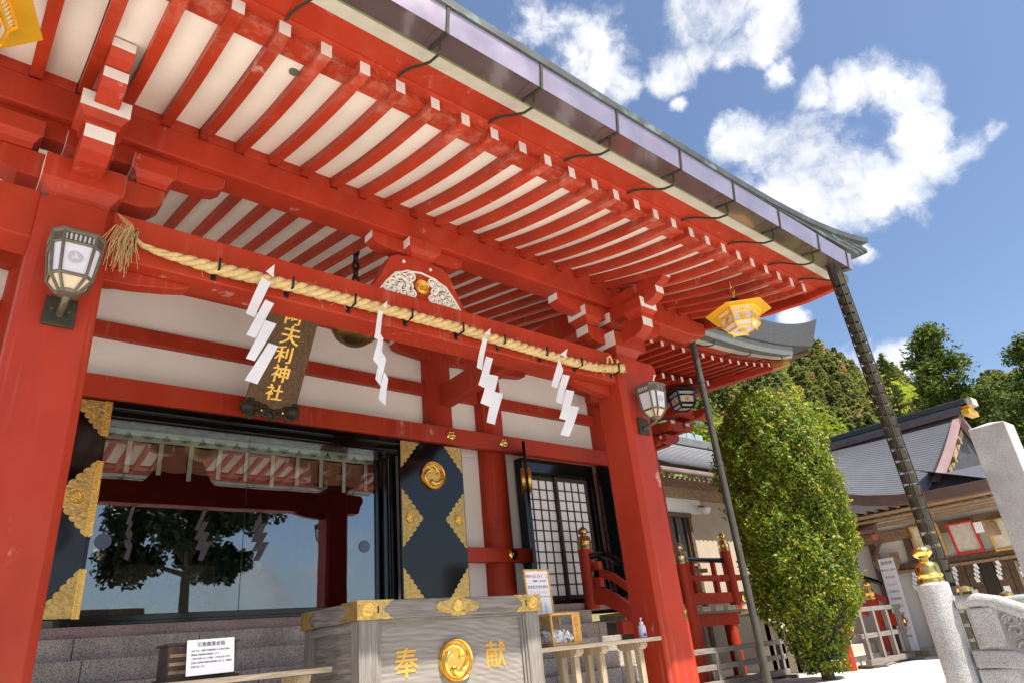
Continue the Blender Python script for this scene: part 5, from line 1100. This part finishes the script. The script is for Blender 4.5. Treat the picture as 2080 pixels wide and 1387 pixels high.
b = MB(); b.grid(lambda u, v: (19.6 + 3.7 * u, Y0 + (Y1 - Y0) * v, 5.3 - 2.2 * u), 4, 2); b.build('far_roof_slope', ROOFL, t)
# skirt roof below the gable
b = MB(); b.grid(lambda u, v: (15.9 + 7.4 * v, 3.75 + (Y0 + .2 - 3.75) * u, 3.03 + .62 * u), 6, 6); b.grid(lambda u, v: (15.9 + .9 * u, 3.75 + 1.7 * v, 3.06 + .5 * u), 3, 3); b.build('skirt_roof', ROOFL, t)
b = MB(); vs = []
ys = [3.72, 4.2, 4.6, 5.2, 5.8, 6.4, 7.0, 7.6, 8.4, 9.5]
for y in ys: e = eavez(y); vs += [(15.88, y, e + .03), (15.88, y, e - .19), (16.0, y, e - .21), (16.0, y, e + .03)]
fs = [(0, 1, 2, 3)]
for i in range(len(ys) - 1): fs += [(i * 4 + j, i * 4 + (j + 1) % 4, i * 4 + 4 + (j + 1) % 4, i * 4 + 4 + j) for j in range(4)]
b.add(vs, fs); b.build('eave_fascia', BRN, t, bev=.01)
MB().box(15.9, 23.3, 3.70, 3.80, 2.84, 3.06).build('eave_fascia', BRN, t, bev=.01)
for i, z in enumerate((2.92, 2.84, 2.76)):
    TB('soffit_tier', 15.98 + .30 * i, 16.35 + .32 * i, 3.8, 9.5, z - .04, z, WTAN, t, .01)
for i in range(22): TB('soffit_rafter', 16.0, 17.6, 3.9 + i * .24, 3.96 + i * .24, 2.94, 3.02, WTAN, t, 0)
# ridge
TB('ridge_base', 19.38, 19.82, 4.95, 9.6, 5.26, 5.36, BRN, t); TB('ridge_band', 19.42, 19.78, 4.9, 9.6, 5.36, 5.48, ROOFL, t); TB('ridge_cap', 19.36, 19.84, 4.75, 9.6, 5.48, 5.62, mat('black_ridge', (.03, .03, .032), .5), t, .02)
b = MB(); b.prism([(19.25, 5.2), (19.95, 5.2), (19.95, 5.32), (19.72, 5.36), (19.8, 5.44), (19.4, 5.44), (19.48, 5.36), (19.25, 5.32)], 'y', 4.72, 4.9); b.build('gold_ridge_end', YLW, t, bev=.01)
TB('ridge_post', 19.4, 19.8, 4.62, 4.75, 5.42, 5.60, STEPL, t)
# gable
b = MB(); b.add([(16.6, 5.2, 3.55), (22.6, 5.2, 3.55), (19.6, 5.2, 5.28)], [(0, 1, 2)]); b.build('gable_wall', mat('gable_lattice', (.035, .033, .035), .6, var=.5, scale=14, wear=(.25, .25, .26), wearamt=.62, wscale=16), t)
b = MB()
for s in (1, -1):
    vs = []
    for k in range(9):
        v = .1 + .9 * k / 8; x, z = oroof(v, 5.15); x = x if s > 0 else 39.2 - x; vs += [(x, 5.02, z + .05), (x, 5.17, z + .05), (x, 5.17, z - .09), (x, 5.02, z - .09)]
    fs = []
    for i in range(8): fs += [(i * 4 + j, i * 4 + (j + 1) % 4, i * 4 + 4 + (j + 1) % 4, i * 4 + 4 + j) for j in range(4)]
    b.add(vs, fs)
b.build('verge', mat('pink_brown_metal', (.30, .19, .18), .45, var=.1), t)
for v in (.35, .52, .75):
    x, z = oroof(v, 5.15); TB('gilt_fitting', x + .02, x + .14, 4.99, 5.12, z - .24, z - .10, GOLDP, t, .01)
b = MB(); b.prism([(17.6, 3.75), (19.6, 4.95), (19.6, 4.80), (17.8, 3.70)], 'y', 5.12, 5.18); b.build('gable_strut', WTAN, t)
# walls
TB('white_wall', 17.5, 17.56, 3.2, 10, 0, 2.9, PLAS, t, 0)
TB('wall_beam', 17.40, 17.52, 3.2, 9.8, 2.42, 2.66, WTAN, t); TB('head_rail', 17.36, 17.50, 3.2, 7.25, 1.78, 1.90, WBRN, t); TB('hanging_rail', 17.30, 17.36, 3.2, 7.2, 1.70, 1.76, WTAN, t)
for y in (7.15, 6.35): TB('timber_post', 17.38, 17.52, y, y + .14, 0, 2.42, WBRN, t)
rs = random.Random(9)
for i in range(11):
    y = 3.3 + i * .27; TB('wall_board', 17.44, 17.49, y, y + .255, .35, 1.75, WBRN if i % 3 else WDARK, t, .004)
for y in (4.1, 4.75, 5.35): TB('pasted_notice', 17.43, 17.438, y, y + .12, 1.0, 1.2, PAPER, t, 0)
for y in (4.45, 5.65): TB('white_pole', 17.38, 17.42, y, y + .05, .4, 1.65, WPALEZ, t, 0)
for i in range(8):
    y = 3.5 + i * .42; b = MB()
    for k in range(4): z = 1.70 - .085 * k; b.add([(17.28, y + .02 * k - .02, z), (17.28, y + .02 * k + .05, z - .01), (17.28, y + .02 * k + .02, z - .12), (17.28, y + .02 * k - .05, z - .11), (17.283, y + .02 * k - .02, z), (17.283, y + .02 * k + .05, z - .01), (17.283, y + .02 * k + .02, z - .12), (17.283, y + .02 * k - .05, z - .11)], [(0, 1, 2, 3), (7, 6, 5, 4), (0, 4, 5, 1), (1, 5, 6, 2), (2, 6, 7, 3), (3, 7, 4, 0)])
    b.build('paper_zigzag', PAPER, t)
TB('wall_base', 17.2, 17.5, 3.2, 9.8, 0, .16, STEPL, t)
TB('cross_tie', 16.2, 17.5, 4.5, 4.62, 2.18, 2.42, WTAN, t); TB('cross_tie_white', 16.15, 16.2, 4.49, 4.63, 2.2, 2.4, PLAS, t, .002); TB('cross_tie', 16.2, 17.5, 3.7, 3.82, 2.18, 2.42, WTAN, t)
# lower side roof and brown pipe
b = MB(); b.prism([(16.45, 2.74), (17.6, 3.0), (17.6, 2.92), (16.47, 2.62)], 'y', 6.95, 10); b.build('side_roof', BRN, t)
TB('side_gutter', 16.38, 16.50, 6.6, 10, 2.60, 2.70, BRN, t, .03)
MB().tube([(16.42, 6.62, 2.62), (16.45, 6.55, 2.45), (16.8, 6.9, 2.2), (17.28, 7.22, 2.05), (17.3, 7.22, 1.95), (17.3, 7.22, .05)], .04, 10).build('downpipe', BRN, t, smooth=True)
MB().lathe([(.05, 0), (.07, .1), (.03, .16)], (16.6, 6.75, 2.45), 12).build('red_spot_lamp', mat('red_lamp', (.5, .12, .08), .4), t, smooth=True)
MB().tube([(17.47, 7.75, 2.6), (17.46, 7.8, 2.3), (17.46, 7.7, 2.0), (17.46, 7.75, 1.75), (17.46, 7.5, 1.6)], .008, 5).build('loose_cable', PW, t)
# framed pictures under the office eave
for (y0_, y1_, z0_, z1_, mt, lab) in ((5.62, 6.20, 1.98, 2.66, WYEL, 'yellow framed votive picture with brush strokes behind the rain chain'), (4.92, 5.45, 1.92, 2.58, INKR, 'red framed votive picture under the office eave'), (4.2, 4.72, 1.88, 2.52, WYEL, 'yellow framed votive picture nearest the granite monument')):
    q = empty('framed_picture', (17.3, (y0_ + y1_) / 2, z0_), label=lab, cat='picture')
    FM = frame((17.34, (y0_ + y1_) / 2, z0_), (0, -1, 0), (-.22, 0, 1)); w = (y1_ - y0_) / 2; h = z1_ - z0_
    for a, b_, c_, d_ in ((-w, w, h - .04, h), (-w, w, 0, .04), (-w, -w + .04, .04, h - .04), (w - .04, w, .04, h - .04)): MB().box(a, b_, c_, d_, -.02, .05).xf(FM).build('frame_bar', mt, q, bev=.004)
    MB().box(-w + .04, w - .04, .04, h - .04, -.015, 0).xf(FM).build('picture_face', mat('picture_paper', (.55, .50, .42), .8, var=.2, scale=9), q)
    if mt is WYEL and y0_ > 5: mb = text_mb('奉\n納', .2, .001, line=.9); mb.xf(FM @ Matrix.Translation((.05, h / 2, .002))); mb.build('brush_writing', INK, q)
# tall white price board and its stand
q = empty('notice_board', (17.15, 6.9, 0), label='tall white notice board with rows of writing leaning on the office wall', cat='notice board')
BM = frame((17.0, 6.88, .13), (.05, -1, 0), (.10, .02, 1))
MB().box(-.17, .17, 0, 1.95, -.02, 0).xf(BM).build('board_face', PAPER, q, bev=.004)
for s in (-1, 1): MB().add([(s * .17, 1.6, -.03), (s * .30, 1.85, -.03), (s * .30, 2.05, -.03), (s * .10, 2.05, -.03), (s * .17, 1.6, -.05), (s * .30, 1.85, -.05), (s * .30, 2.05, -.05), (s * .10, 2.05, -.05)], [(0, 1, 2, 3), (7, 6, 5, 4), (0, 4, 5, 1), (1, 5, 6, 2), (2, 6, 7, 3), (3, 7, 4, 0)]).xf(BM).build('board_wing', WTAN, q)
for i, (body, m_) in enumerate((('御祈祷', INK), ('受付のご案内', INK), ('家内安全', INK), ('商売繁盛', PINK), ('交通安全', INK), ('厄除開運', INK), ('安産祈願', PINK), ('初宮詣', INK), ('七五三詣', INK), ('合格祈願', PINK), ('心願成就', INK))):
    mb = text_mb(body, .085 if i == 0 else .055, .0008); mb.xf(BM @ Matrix.Translation((0, 1.84 - i * .155, .001))); mb.build('writing', m_, q)
TB('board_stand', 16.85, 17.2, 6.6, 7.2, 0, .10, WTAN, q)

# ------------------------------------------------------------------ vegetation
import numpy as np
def leafmat(name, cols, rough=.45, trans=.25, spec=.4):
    m, nt, N, L, B = nodes(name); gi = N.new('ShaderNodeNewGeometry'); rp = N.new('ShaderNodeValToRGB'); e = rp.color_ramp.elements
    e[0].position = 0; e[0].color = cols[0][1] + (1,); e[1].position = 1; e[1].color = cols[-1][1] + (1,)
    for p, c in cols[1:-1]: q = e.new(p); q.color = c + (1,)
    L.new(gi.outputs['Random Per Island'], rp.inputs[0]); L.new(rp.outputs[0], B.inputs['Base Color']); B.inputs['Roughness'].default_value = rough; B.inputs['Specular IOR Level'].default_value = spec
    if trans:
        out = [n for n in N if n.type == 'OUTPUT_MATERIAL'][0]; tr = N.new('ShaderNodeBsdfTranslucent'); L.new(rp.outputs[0], tr.inputs[0]); mx = N.new('ShaderNodeMixShader'); mx.inputs[0].default_value = trans; L.new(B.outputs[0], mx.inputs[1]); L.new(tr.outputs[0], mx.inputs[2]); L.new(mx.outputs[0], out.inputs[0])
    return m
def np_obj(name, V, F, mats, par=None, mi=None):
    me = bpy.data.meshes.new(name); me.vertices.add(len(V)); me.vertices.foreach_set('co', np.asarray(V, np.float32).ravel())
    k = F.shape[1]; me.loops.add(F.size); me.loops.foreach_set('vertex_index', F.astype(np.int32).ravel()); me.polygons.add(len(F)); me.polygons.foreach_set('loop_start', np.arange(0, F.size, k, dtype=np.int32)); me.polygons.foreach_set('loop_total', np.full(len(F), k, np.int32))
    for m in mats: me.materials.append(m)
    if mi is not None: me.polygons.foreach_set('material_index', np.asarray(mi, np.int32))
    me.update(calc_edges=True); me.validate()
    o = bpy.data.objects.new(name, me); C.objects.link(o)
    if par is not None: o.parent = par; o.location = -par.location if False else (0, 0, 0)
    ORG[o.name] = Vector((0, 0, 0)); return o
def leaves(P, Nrm, size, rng, jitter=.7, aspect=.5):
    """diamond leaves at P, oriented around Nrm"""
    n = len(P); nn = Nrm + rng.normal(0, jitter, (n, 3)); nn /= np.linalg.norm(nn, axis=1)[:, None] + 1e-9
    r = rng.normal(0, 1, (n, 3)); u = np.cross(nn, r); u /= np.linalg.norm(u, axis=1)[:, None] + 1e-9; w = np.cross(nn, u)
    s = (size * rng.uniform(.65, 1.3, n))[:, None]
    V = np.stack([P - u * s, P + w * s * aspect - u * s * .1 + nn * s * .12, P + u * s, P - w * s * aspect - u * s * .1 + nn * s * .12], 1).reshape(-1, 3)
    F = np.arange(4 * n).reshape(n, 4); return V, F
# clipped tree
BARK = mat('grey_bark', (.11, .085, .06), .9, var=.3, scale=8, bump=.5, bscale=30)
rng = np.random.default_rng(5)
TX, TY = 12.0, 6.28
bt = empty('clipped_tree', (TX, TY, 0), label='tall clipped evergreen with glossy leaves and orange new shoots beside the veranda', cat='tree')
def brad(z): return np.interp(z, [0, .25, .7, 1.0, 1.3, 1.9, 2.6, 3.3, 4.0, 4.5, 4.8, 5.0, 5.1], [.25, .38, .52, .78, .88, .93, .99, 1.0, .95, .82, .62, .36, .0])
n = 60000; z = rng.uniform(.1, 5.1, n * 3); keep = rng.uniform(0, 1.05, n * 3) < brad(z) * np.where(z < 1.0, .45, 1.0); z = z[keep][:n]; n = len(z); th = rng.uniform(0, 2 * np.pi, n)
lump = 1 + .06 * np.sin(3 * th + 2 * z) + .05 * np.sin(5 * th - 3.1 * z + 1) + .04 * np.sin(9 * th + 5 * z) + .04 * np.sin(14 * th - 11 * z) + .04 * np.sin(23 * th + 17 * z) * np.sin(7 * z)
bt_, bz_, ba_ = rng.uniform(0, 2 * np.pi, 300), rng.uniform(.2, 5, 300), rng.uniform(-.10, .085, 300)
for q_ in range(300): lump = lump + ba_[q_] * np.exp(-(((th - bt_[q_] + np.pi) % (2 * np.pi) - np.pi) ** 2 + (z - bz_[q_]) ** 2) / (2 * .13 ** 2))
depth = 1 - np.abs(rng.normal(0, .11, n)); r = brad(z) * lump * np.clip(depth, .3, 1.0) + rng.normal(0, .012, n)
P_ = np.stack([r * np.cos(th), r * np.sin(th), z], 1); Nr = np.stack([np.cos(th), np.sin(th), np.full(n, .35)], 1)
V, F = leaves(P_, Nr, .036, rng, .75, .45)
LB = leafmat('glossy_leaf', [(0, (.05, .10, .010)), (.3, (.09, .16, .014)), (.6, (.17, .235, .018)), (.88, (.30, .34, .02)), (.97, (.34, .34, .025)), (1, (.48, .26, .018))], .5, .32, .3)
np_obj('crown', V, F, [LB], bt)
sel = rng.choice(n, 3600, replace=False); Pt = P_[sel] + Nr[sel] * rng.uniform(.01, .09, (len(sel), 1)); V, F = leaves(Pt, Nr[sel] * .3 + np.array([0, 0, .6]), .022, rng, .6, .45)
np_obj('new_shoots', V, F, [leafmat('orange_shoot', [(0, (.52, .30, .02)), (.5, (.55, .22, .015)), (1, (.42, .42, .03))], .4, .3)], bt)
b = MB(); rs = random.Random(17)
for i in range(90):
    z_ = rs.uniform(.5, 5.0); a_ = rs.uniform(0, 6.28); r_ = float(brad(z_)) * .9; d_ = rs.uniform(.10, .26); p_ = Vector((r_ * math.cos(a_), r_ * math.sin(a_), z_)); e_ = p_ + Vector((d_ * math.cos(a_), d_ * math.sin(a_), d_ * rs.uniform(.3, 1.0))); b.tube([p_, (p_ + e_) / 2 + Vector((0, 0, -.01)), e_], [.006, .004, .002], 4, caps=False)
    Pq = np.array([list(p_.lerp(e_, q)) for q in np.linspace(.35, 1.08, 9)]) + rng.normal(0, .012, (9, 3)); Vq, Fq = leaves(Pq, np.tile([math.cos(a_) * .4, math.sin(a_) * .4, .6], (9, 1)), .034, rng, .6, .42); STRAY = (STRAY[0] + [Vq], STRAY[1] + [Fq + 36 * i]) if i else ([Vq], [Fq])
tag(b.build('stray_twigs', BARK, bt, local=True), kind='stuff'); np_obj('stray_leaves', np.concatenate(STRAY[0]), np.concatenate(STRAY[1]), [LB], bt)['kind'] = 'stuff'
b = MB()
zz = np.linspace(.3, 4.6, 12); b.lathe([(max(.02, float(brad(q)) * .72), float(q)) for q in zz], (0, 0, 0), 20); b.build('inner_shade', mat('crown_shade_dark', (.012, .018, .005), .9, var=.4, scale=12), bt, local=True)  # dark solid core added to block light and paint the crown's inner shade
b = MB(); b.tube([(0, 0, 0), (.02, .01, .6), (0, 0, 1.4)], [.11, .09, .06], 10)
for i in range(7): a = i * .9; b.tube([(0, 0, .25 + .1 * i), (.25 * math.cos(a), .25 * math.sin(a), .7 + .1 * i), (.5 * math.cos(a), .5 * math.sin(a), 1.3 + .1 * i)], [.04, .03, .015], 6)
b.build('trunk', BARK, bt, local=True, smooth=True)
# generic trees
def conifer(loc, H, W, label, seed, mat_, dens=1.0, bare=.12, name='cedar_tree', lean=0):
    rg = np.random.default_rng(seed); rd = random.Random(seed)
    t = empty(name, loc, label=label, cat='tree', group='cedars behind the office house')
    b = MB(); b.tube([(0, 0, 0), (lean * .5, 0, H * .5), (lean, 0, H * .97)], [H * .018, H * .011, H * .002], 8); Pl = []; Nl = []
    nb = int(104 * dens)
    for i in range(nb):
        f_ = bare + (1 - bare) * (i + rd.random()) / nb; zz = H * f_; L_ = W * (.07 + 1.05 * (1 - f_) ** .78) * rd.uniform(.55, 1.18) * (.75 if f_ < .25 else 1); a = rd.uniform(0, 6.283); dr = rd.uniform(-.05, .25)
        tip = Vector((lean * f_ + L_ * math.cos(a), L_ * math.sin(a), zz + L_ * dr)); p0 = Vector((lean * f_, 0, zz)); mid = (p0 + tip) / 2 - Vector((0, 0, L_ * .08)); b.tube([p0, mid, tip], [H * .004, H * .0025, .01], 4, caps=False)
        m_ = int(95 * L_ / W * dens) + 26
        tt = rg.uniform(.25, 1.05, m_); base = np.array(p0)[None] * (1 - tt[:, None]) + np.array(tip)[None] * tt[:, None]
        base += rg.normal(0, 1, (m_, 3)) * np.array([.14, .14, .085]) * W * (.35 + .4 * tt[:, None]) * .6
        Pl.append(base); Nl.append(np.tile([0, 0, 1.0], (m_, 1)))
    b.build('trunk', BARK, t, local=True)
    Pl = np.concatenate(Pl); Nl = np.concatenate(Nl)
    # clumps: each point spawns several small sprays
    k = 6; Pc = np.repeat(Pl, k, 0) + rg.normal(0, .05 * W * .6, (len(Pl) * k, 3)); V, F = leaves(Pc, np.repeat(Nl, k, 0), .05 * W * .62, rg, .8, .38)
    np_obj('crown', V, F, [mat_], t); return t
CED = leafmat('cedar_needles', [(0, (.03, .055, .014)), (.5, (.075, .115, .02)), (.85, (.15, .19, .03)), (1, (.24, .26, .035))], .6, .35, .2)
def azp(az, d, z=0): a = math.radians(az); return (d * math.sin(a), d * math.cos(a), z)
conifer(azp(75.35, 46, -1.0), 17.3, 4.6, 'tall cedar standing behind the office roof, right of the rain chain', 3, CED, 1.15)
conifer(azp(80.6, 44, -1.0), 14.6, 4.0, 'cedar cut off by the right picture edge above the monument', 4, CED, 1.0)
conifer(azp(77.3, 60, 0), 13.6, 3.4, 'shorter cedar between the two tall cedars', 8, CED, .9)
conifer(azp(72.05, 105, 20), 14.5, 2.4, 'small lone conifer on the hill crest beside the rain chain', 6, CED, .8)
# bright maple behind the clipped tree
def broadleaf(loc, H, Rr, label, seed, m_, name='maple_tree', nl=9000, size=.09, trunk=.35, group=None, flat=.8):
    rg = np.random.default_rng(seed); rd = random.Random(seed); t = empty(name, loc, label=label, cat='tree', group=group)
    b = MB(); b.tube([(0, 0, 0), (.1, 0, H * trunk * .6), (0, .05, H * trunk), (.1, 0, H * .75)], [H * .028, H * .022, H * .018, .03], 10); cl = []
    for i in range(16):
        a = rd.uniform(0, 6.28); rr_ = Rr * rd.uniform(.35, .95); zz = H * trunk + (H * (1 - trunk)) * rd.uniform(.05, .95); k_ = math.sqrt(max(.1, 1 - ((zz - H * (trunk + .95) / 2) / (H * .38)) ** 2)); tip = Vector((rr_ * k_ * math.cos(a), rr_ * k_ * math.sin(a), zz)); b.tube([(0, 0, min(zz, H * trunk + .3 * (zz - H * trunk))), tip * .55 + Vector((0, 0, zz * .45 - .2)) * 1.0, tip], [H * .011, H * .006, .012], 6, caps=False); cl.append((tip, Rr * rd.uniform(.26, .46)))
    b.build('trunk', BARK, t, local=True, smooth=True); per = nl // len(cl); Pl = []; Nl = []
    for c_, r_ in cl:
        q = rg.normal(0, 1, (per, 3)); q /= np.linalg.norm(q, axis=1)[:, None]; rad = r_ * rg.uniform(.3, 1, (per, 1)) ** .5; Pl.append(np.array(c_)[None] + q * rad * np.array([1, 1, flat]) * (1 + .25 * np.sin(q[:, :1] * 7 + q[:, 1:2] * 5))); Nl.append(q * .5 + np.array([0, 0, .6]))
    V, F = leaves(np.concatenate(Pl), np.concatenate(Nl), size, rg, .7, .55); np_obj('crown', V, F, [m_], t); return t
MAP = leafmat('spring_leaf', [(0, (.10, .16, .01)), (.5, (.22, .28, .015)), (1, (.36, .38, .03))], .5, .4, .3)
broadleaf((24.0, 15.2, 0), 10.2, 3.2, 'yellow green spring maple behind the clipped tree', 12, MAP, nl=12000, size=.13)
broadleaf((29.5, 15.5, 0), 9.6, 3.2, 'second yellow green maple farther back past the corridor house', 13, MAP, nl=10000, size=.13)
DKL = leafmat('dark_leaf', [(0, (.012, .025, .008)), (.6, (.03, .055, .014)), (1, (.06, .09, .02))], .5, .2)
broadleaf((9.4, -15.0, 0), 9.6, 3.3, 'dark broadleaf tree standing alone mirrored in the entrance glass', 14, DKL, name='plaza_tree', nl=26000, size=.14, trunk=.52, flat=.75)
# rest house across the plaza, mirrored in the glass
q = empty('rest_house', (5.0, -14.5, 0), label='low open rest house mirrored at the bottom of the entrance glass', cat='house')
TB('roof', 2.2, 7.4, -16.2, -12.8, 3.55, 3.75, WBRN, q); TB('back_wall', 2.6, 7.0, -16.0, -15.9, 0, 3.5, WTAN, q)
for x in (2.7, 4.1, 5.5, 6.8):
    for y in (-13.1, -15.8): TB('post', x, x + .16, y, y + .16, 0, 3.55, WBRN, q)

# ------------------------------------------------------------------ wooded hill
AZC = [(30, .30), (50, .40), (60, .40), (64, .385), (67, .352), (69, .335), (71.3, .308), (73.2, .272), (75.5, .250), (77.5, .250), (80, .255), (86, .25), (100, .27)]
def crest_t(az): return float(np.interp(az, [a for a, _ in AZC], [c for _, c in AZC]))
def hill(az, d):
    D0, D1 = 55., 165.; f_ = max(0, min(1, (d - D0) / (D1 - D0))); zc = crest_t(az) * D1 - 6; return zc * (f_ ** 1.15) + 1.5 * math.sin(az * 1.3 + d * .05)* f_
b = MB(); b.grid(lambda u, v: azp(30 + 70 * u, 50 + 130 * v, hill(30 + 70 * u, 50 + 130 * v) - 1.0 if v < .93 else hill(30 + 70 * u, 170) - 1 - (v - .93) * 300), 70, 26)
tag(b.build('hill', mat('hill_soil', (.16, .13, .06), .95, var=.4, scale=.08, col2=(.12, .17, .03), c2scale=.05), smooth=True), kind='structure')
rg = np.random.default_rng(21); VV = []; FF = []; MI = []; off = 0
def tmpl(kind, seed):
    r_ = np.random.default_rng(seed)
    if kind == 0:
        m_ = 210; f_ = r_.uniform(.05, 1, m_) ** .8; rr_ = .30 * (1 - f_) ** .85 * r_.uniform(.5, 1.1, m_) + .01; a = r_.uniform(0, 6.283, m_); P = np.stack([rr_ * np.cos(a), rr_ * np.sin(a), f_], 1); Nn = np.stack([np.cos(a) * .6, np.sin(a) * .6, np.full(m_, .8)], 1); return leaves(P, Nn, .052, r_, .45, .5)
    m_ = 190; q = r_.normal(0, 1, (m_, 3)); q /= np.linalg.norm(q, axis=1)[:, None]; P = q * r_.uniform(.55, 1, (m_, 1)) * np.array([.36, .36, .36]) * (1 + .3 * np.sin(q[:, :1] * 6 + seed) * np.sin(q[:, 1:2] * 5)) + np.array([0, 0, .62]); return leaves(P, q + np.array([0, 0, .4]), .06, r_, .5, .6)
TM = {(k, i): tmpl(k, 100 + 10 * k + i) for k in (0, 1) for i in range(4)}
cnt = 0
for i in range(5200):
    az = rg.uniform(57, 86); d = 60 + 108 * rg.uniform(0, 1) ** .8; zz = hill(az, d)
    w = math.sin(az * .9 + d * .045) + math.sin(az * .35 - d * .09 + 2) + .6 * math.sin(az * 2.1 + d * .021)
    if d < 62: continue
    kind = 0 if (az < 70.2 and w < 1.1) or (az > 74 and w < .9) or w < -.45 else 1
    mi = int(rg.choice([0, 0, 3, 4])) if kind == 0 else (1 if w < 1.2 or rg.uniform() < .55 else 2)
    if rg.uniform() < .05: mi = 2
    H = rg.uniform(6, 10) if kind == 0 else rg.uniform(4, 6.5)
    if kind == 1 and rg.uniform() < .35: continue
    V, F = TM[(kind, int(rg.integers(4)))]; a = rg.uniform(0, 6.28); c_, s_ = math.cos(a), math.sin(a)
    p = azp(az, d, zz - .5); Vr = np.stack([V[:, 0] * c_ - V[:, 1] * s_, V[:, 0] * s_ + V[:, 1] * c_, V[:, 2]], 1) * H * np.array([1, 1, 1]) + np.array(p)
    VV.append(Vr); FF.append(F + off); MI.append(np.full(len(F), mi)); off += len(V); cnt += 1
HC = leafmat('hill_cedar', [(0, (.09, .12, .03)), (.5, (.17, .20, .046)), (.9, (.27, .28, .06)), (1, (.34, .29, .09))], .7, .45, .1)
HB = leafmat('hill_spring_green', [(0, (.20, .27, .02)), (.5, (.36, .42, .03)), (1, (.52, .52, .06))], .6, .5, .2)
HO = leafmat('hill_brown', [(0, (.32, .22, .10)), (.6, (.44, .32, .13)), (1, (.48, .42, .12))], .7, .2, .1)
HC2 = leafmat('hill_cedar_olive', [(0, (.10, .12, .03)), (.5, (.19, .20, .05)), (1, (.30, .28, .07))], .7, .45, .1); HC3 = leafmat('hill_cedar_deep', [(0, (.035, .055, .02)), (.5, (.07, .095, .03)), (1, (.13, .15, .04))], .7, .4, .1)
fo = np_obj('forest', np.concatenate(VV), np.concatenate(FF), [HC, HB, HO, HC2, HC3], None, np.concatenate(MI)); tag(fo, label='mixed cedar and spring green wood covering the hill', cat='forest', kind='stuff')
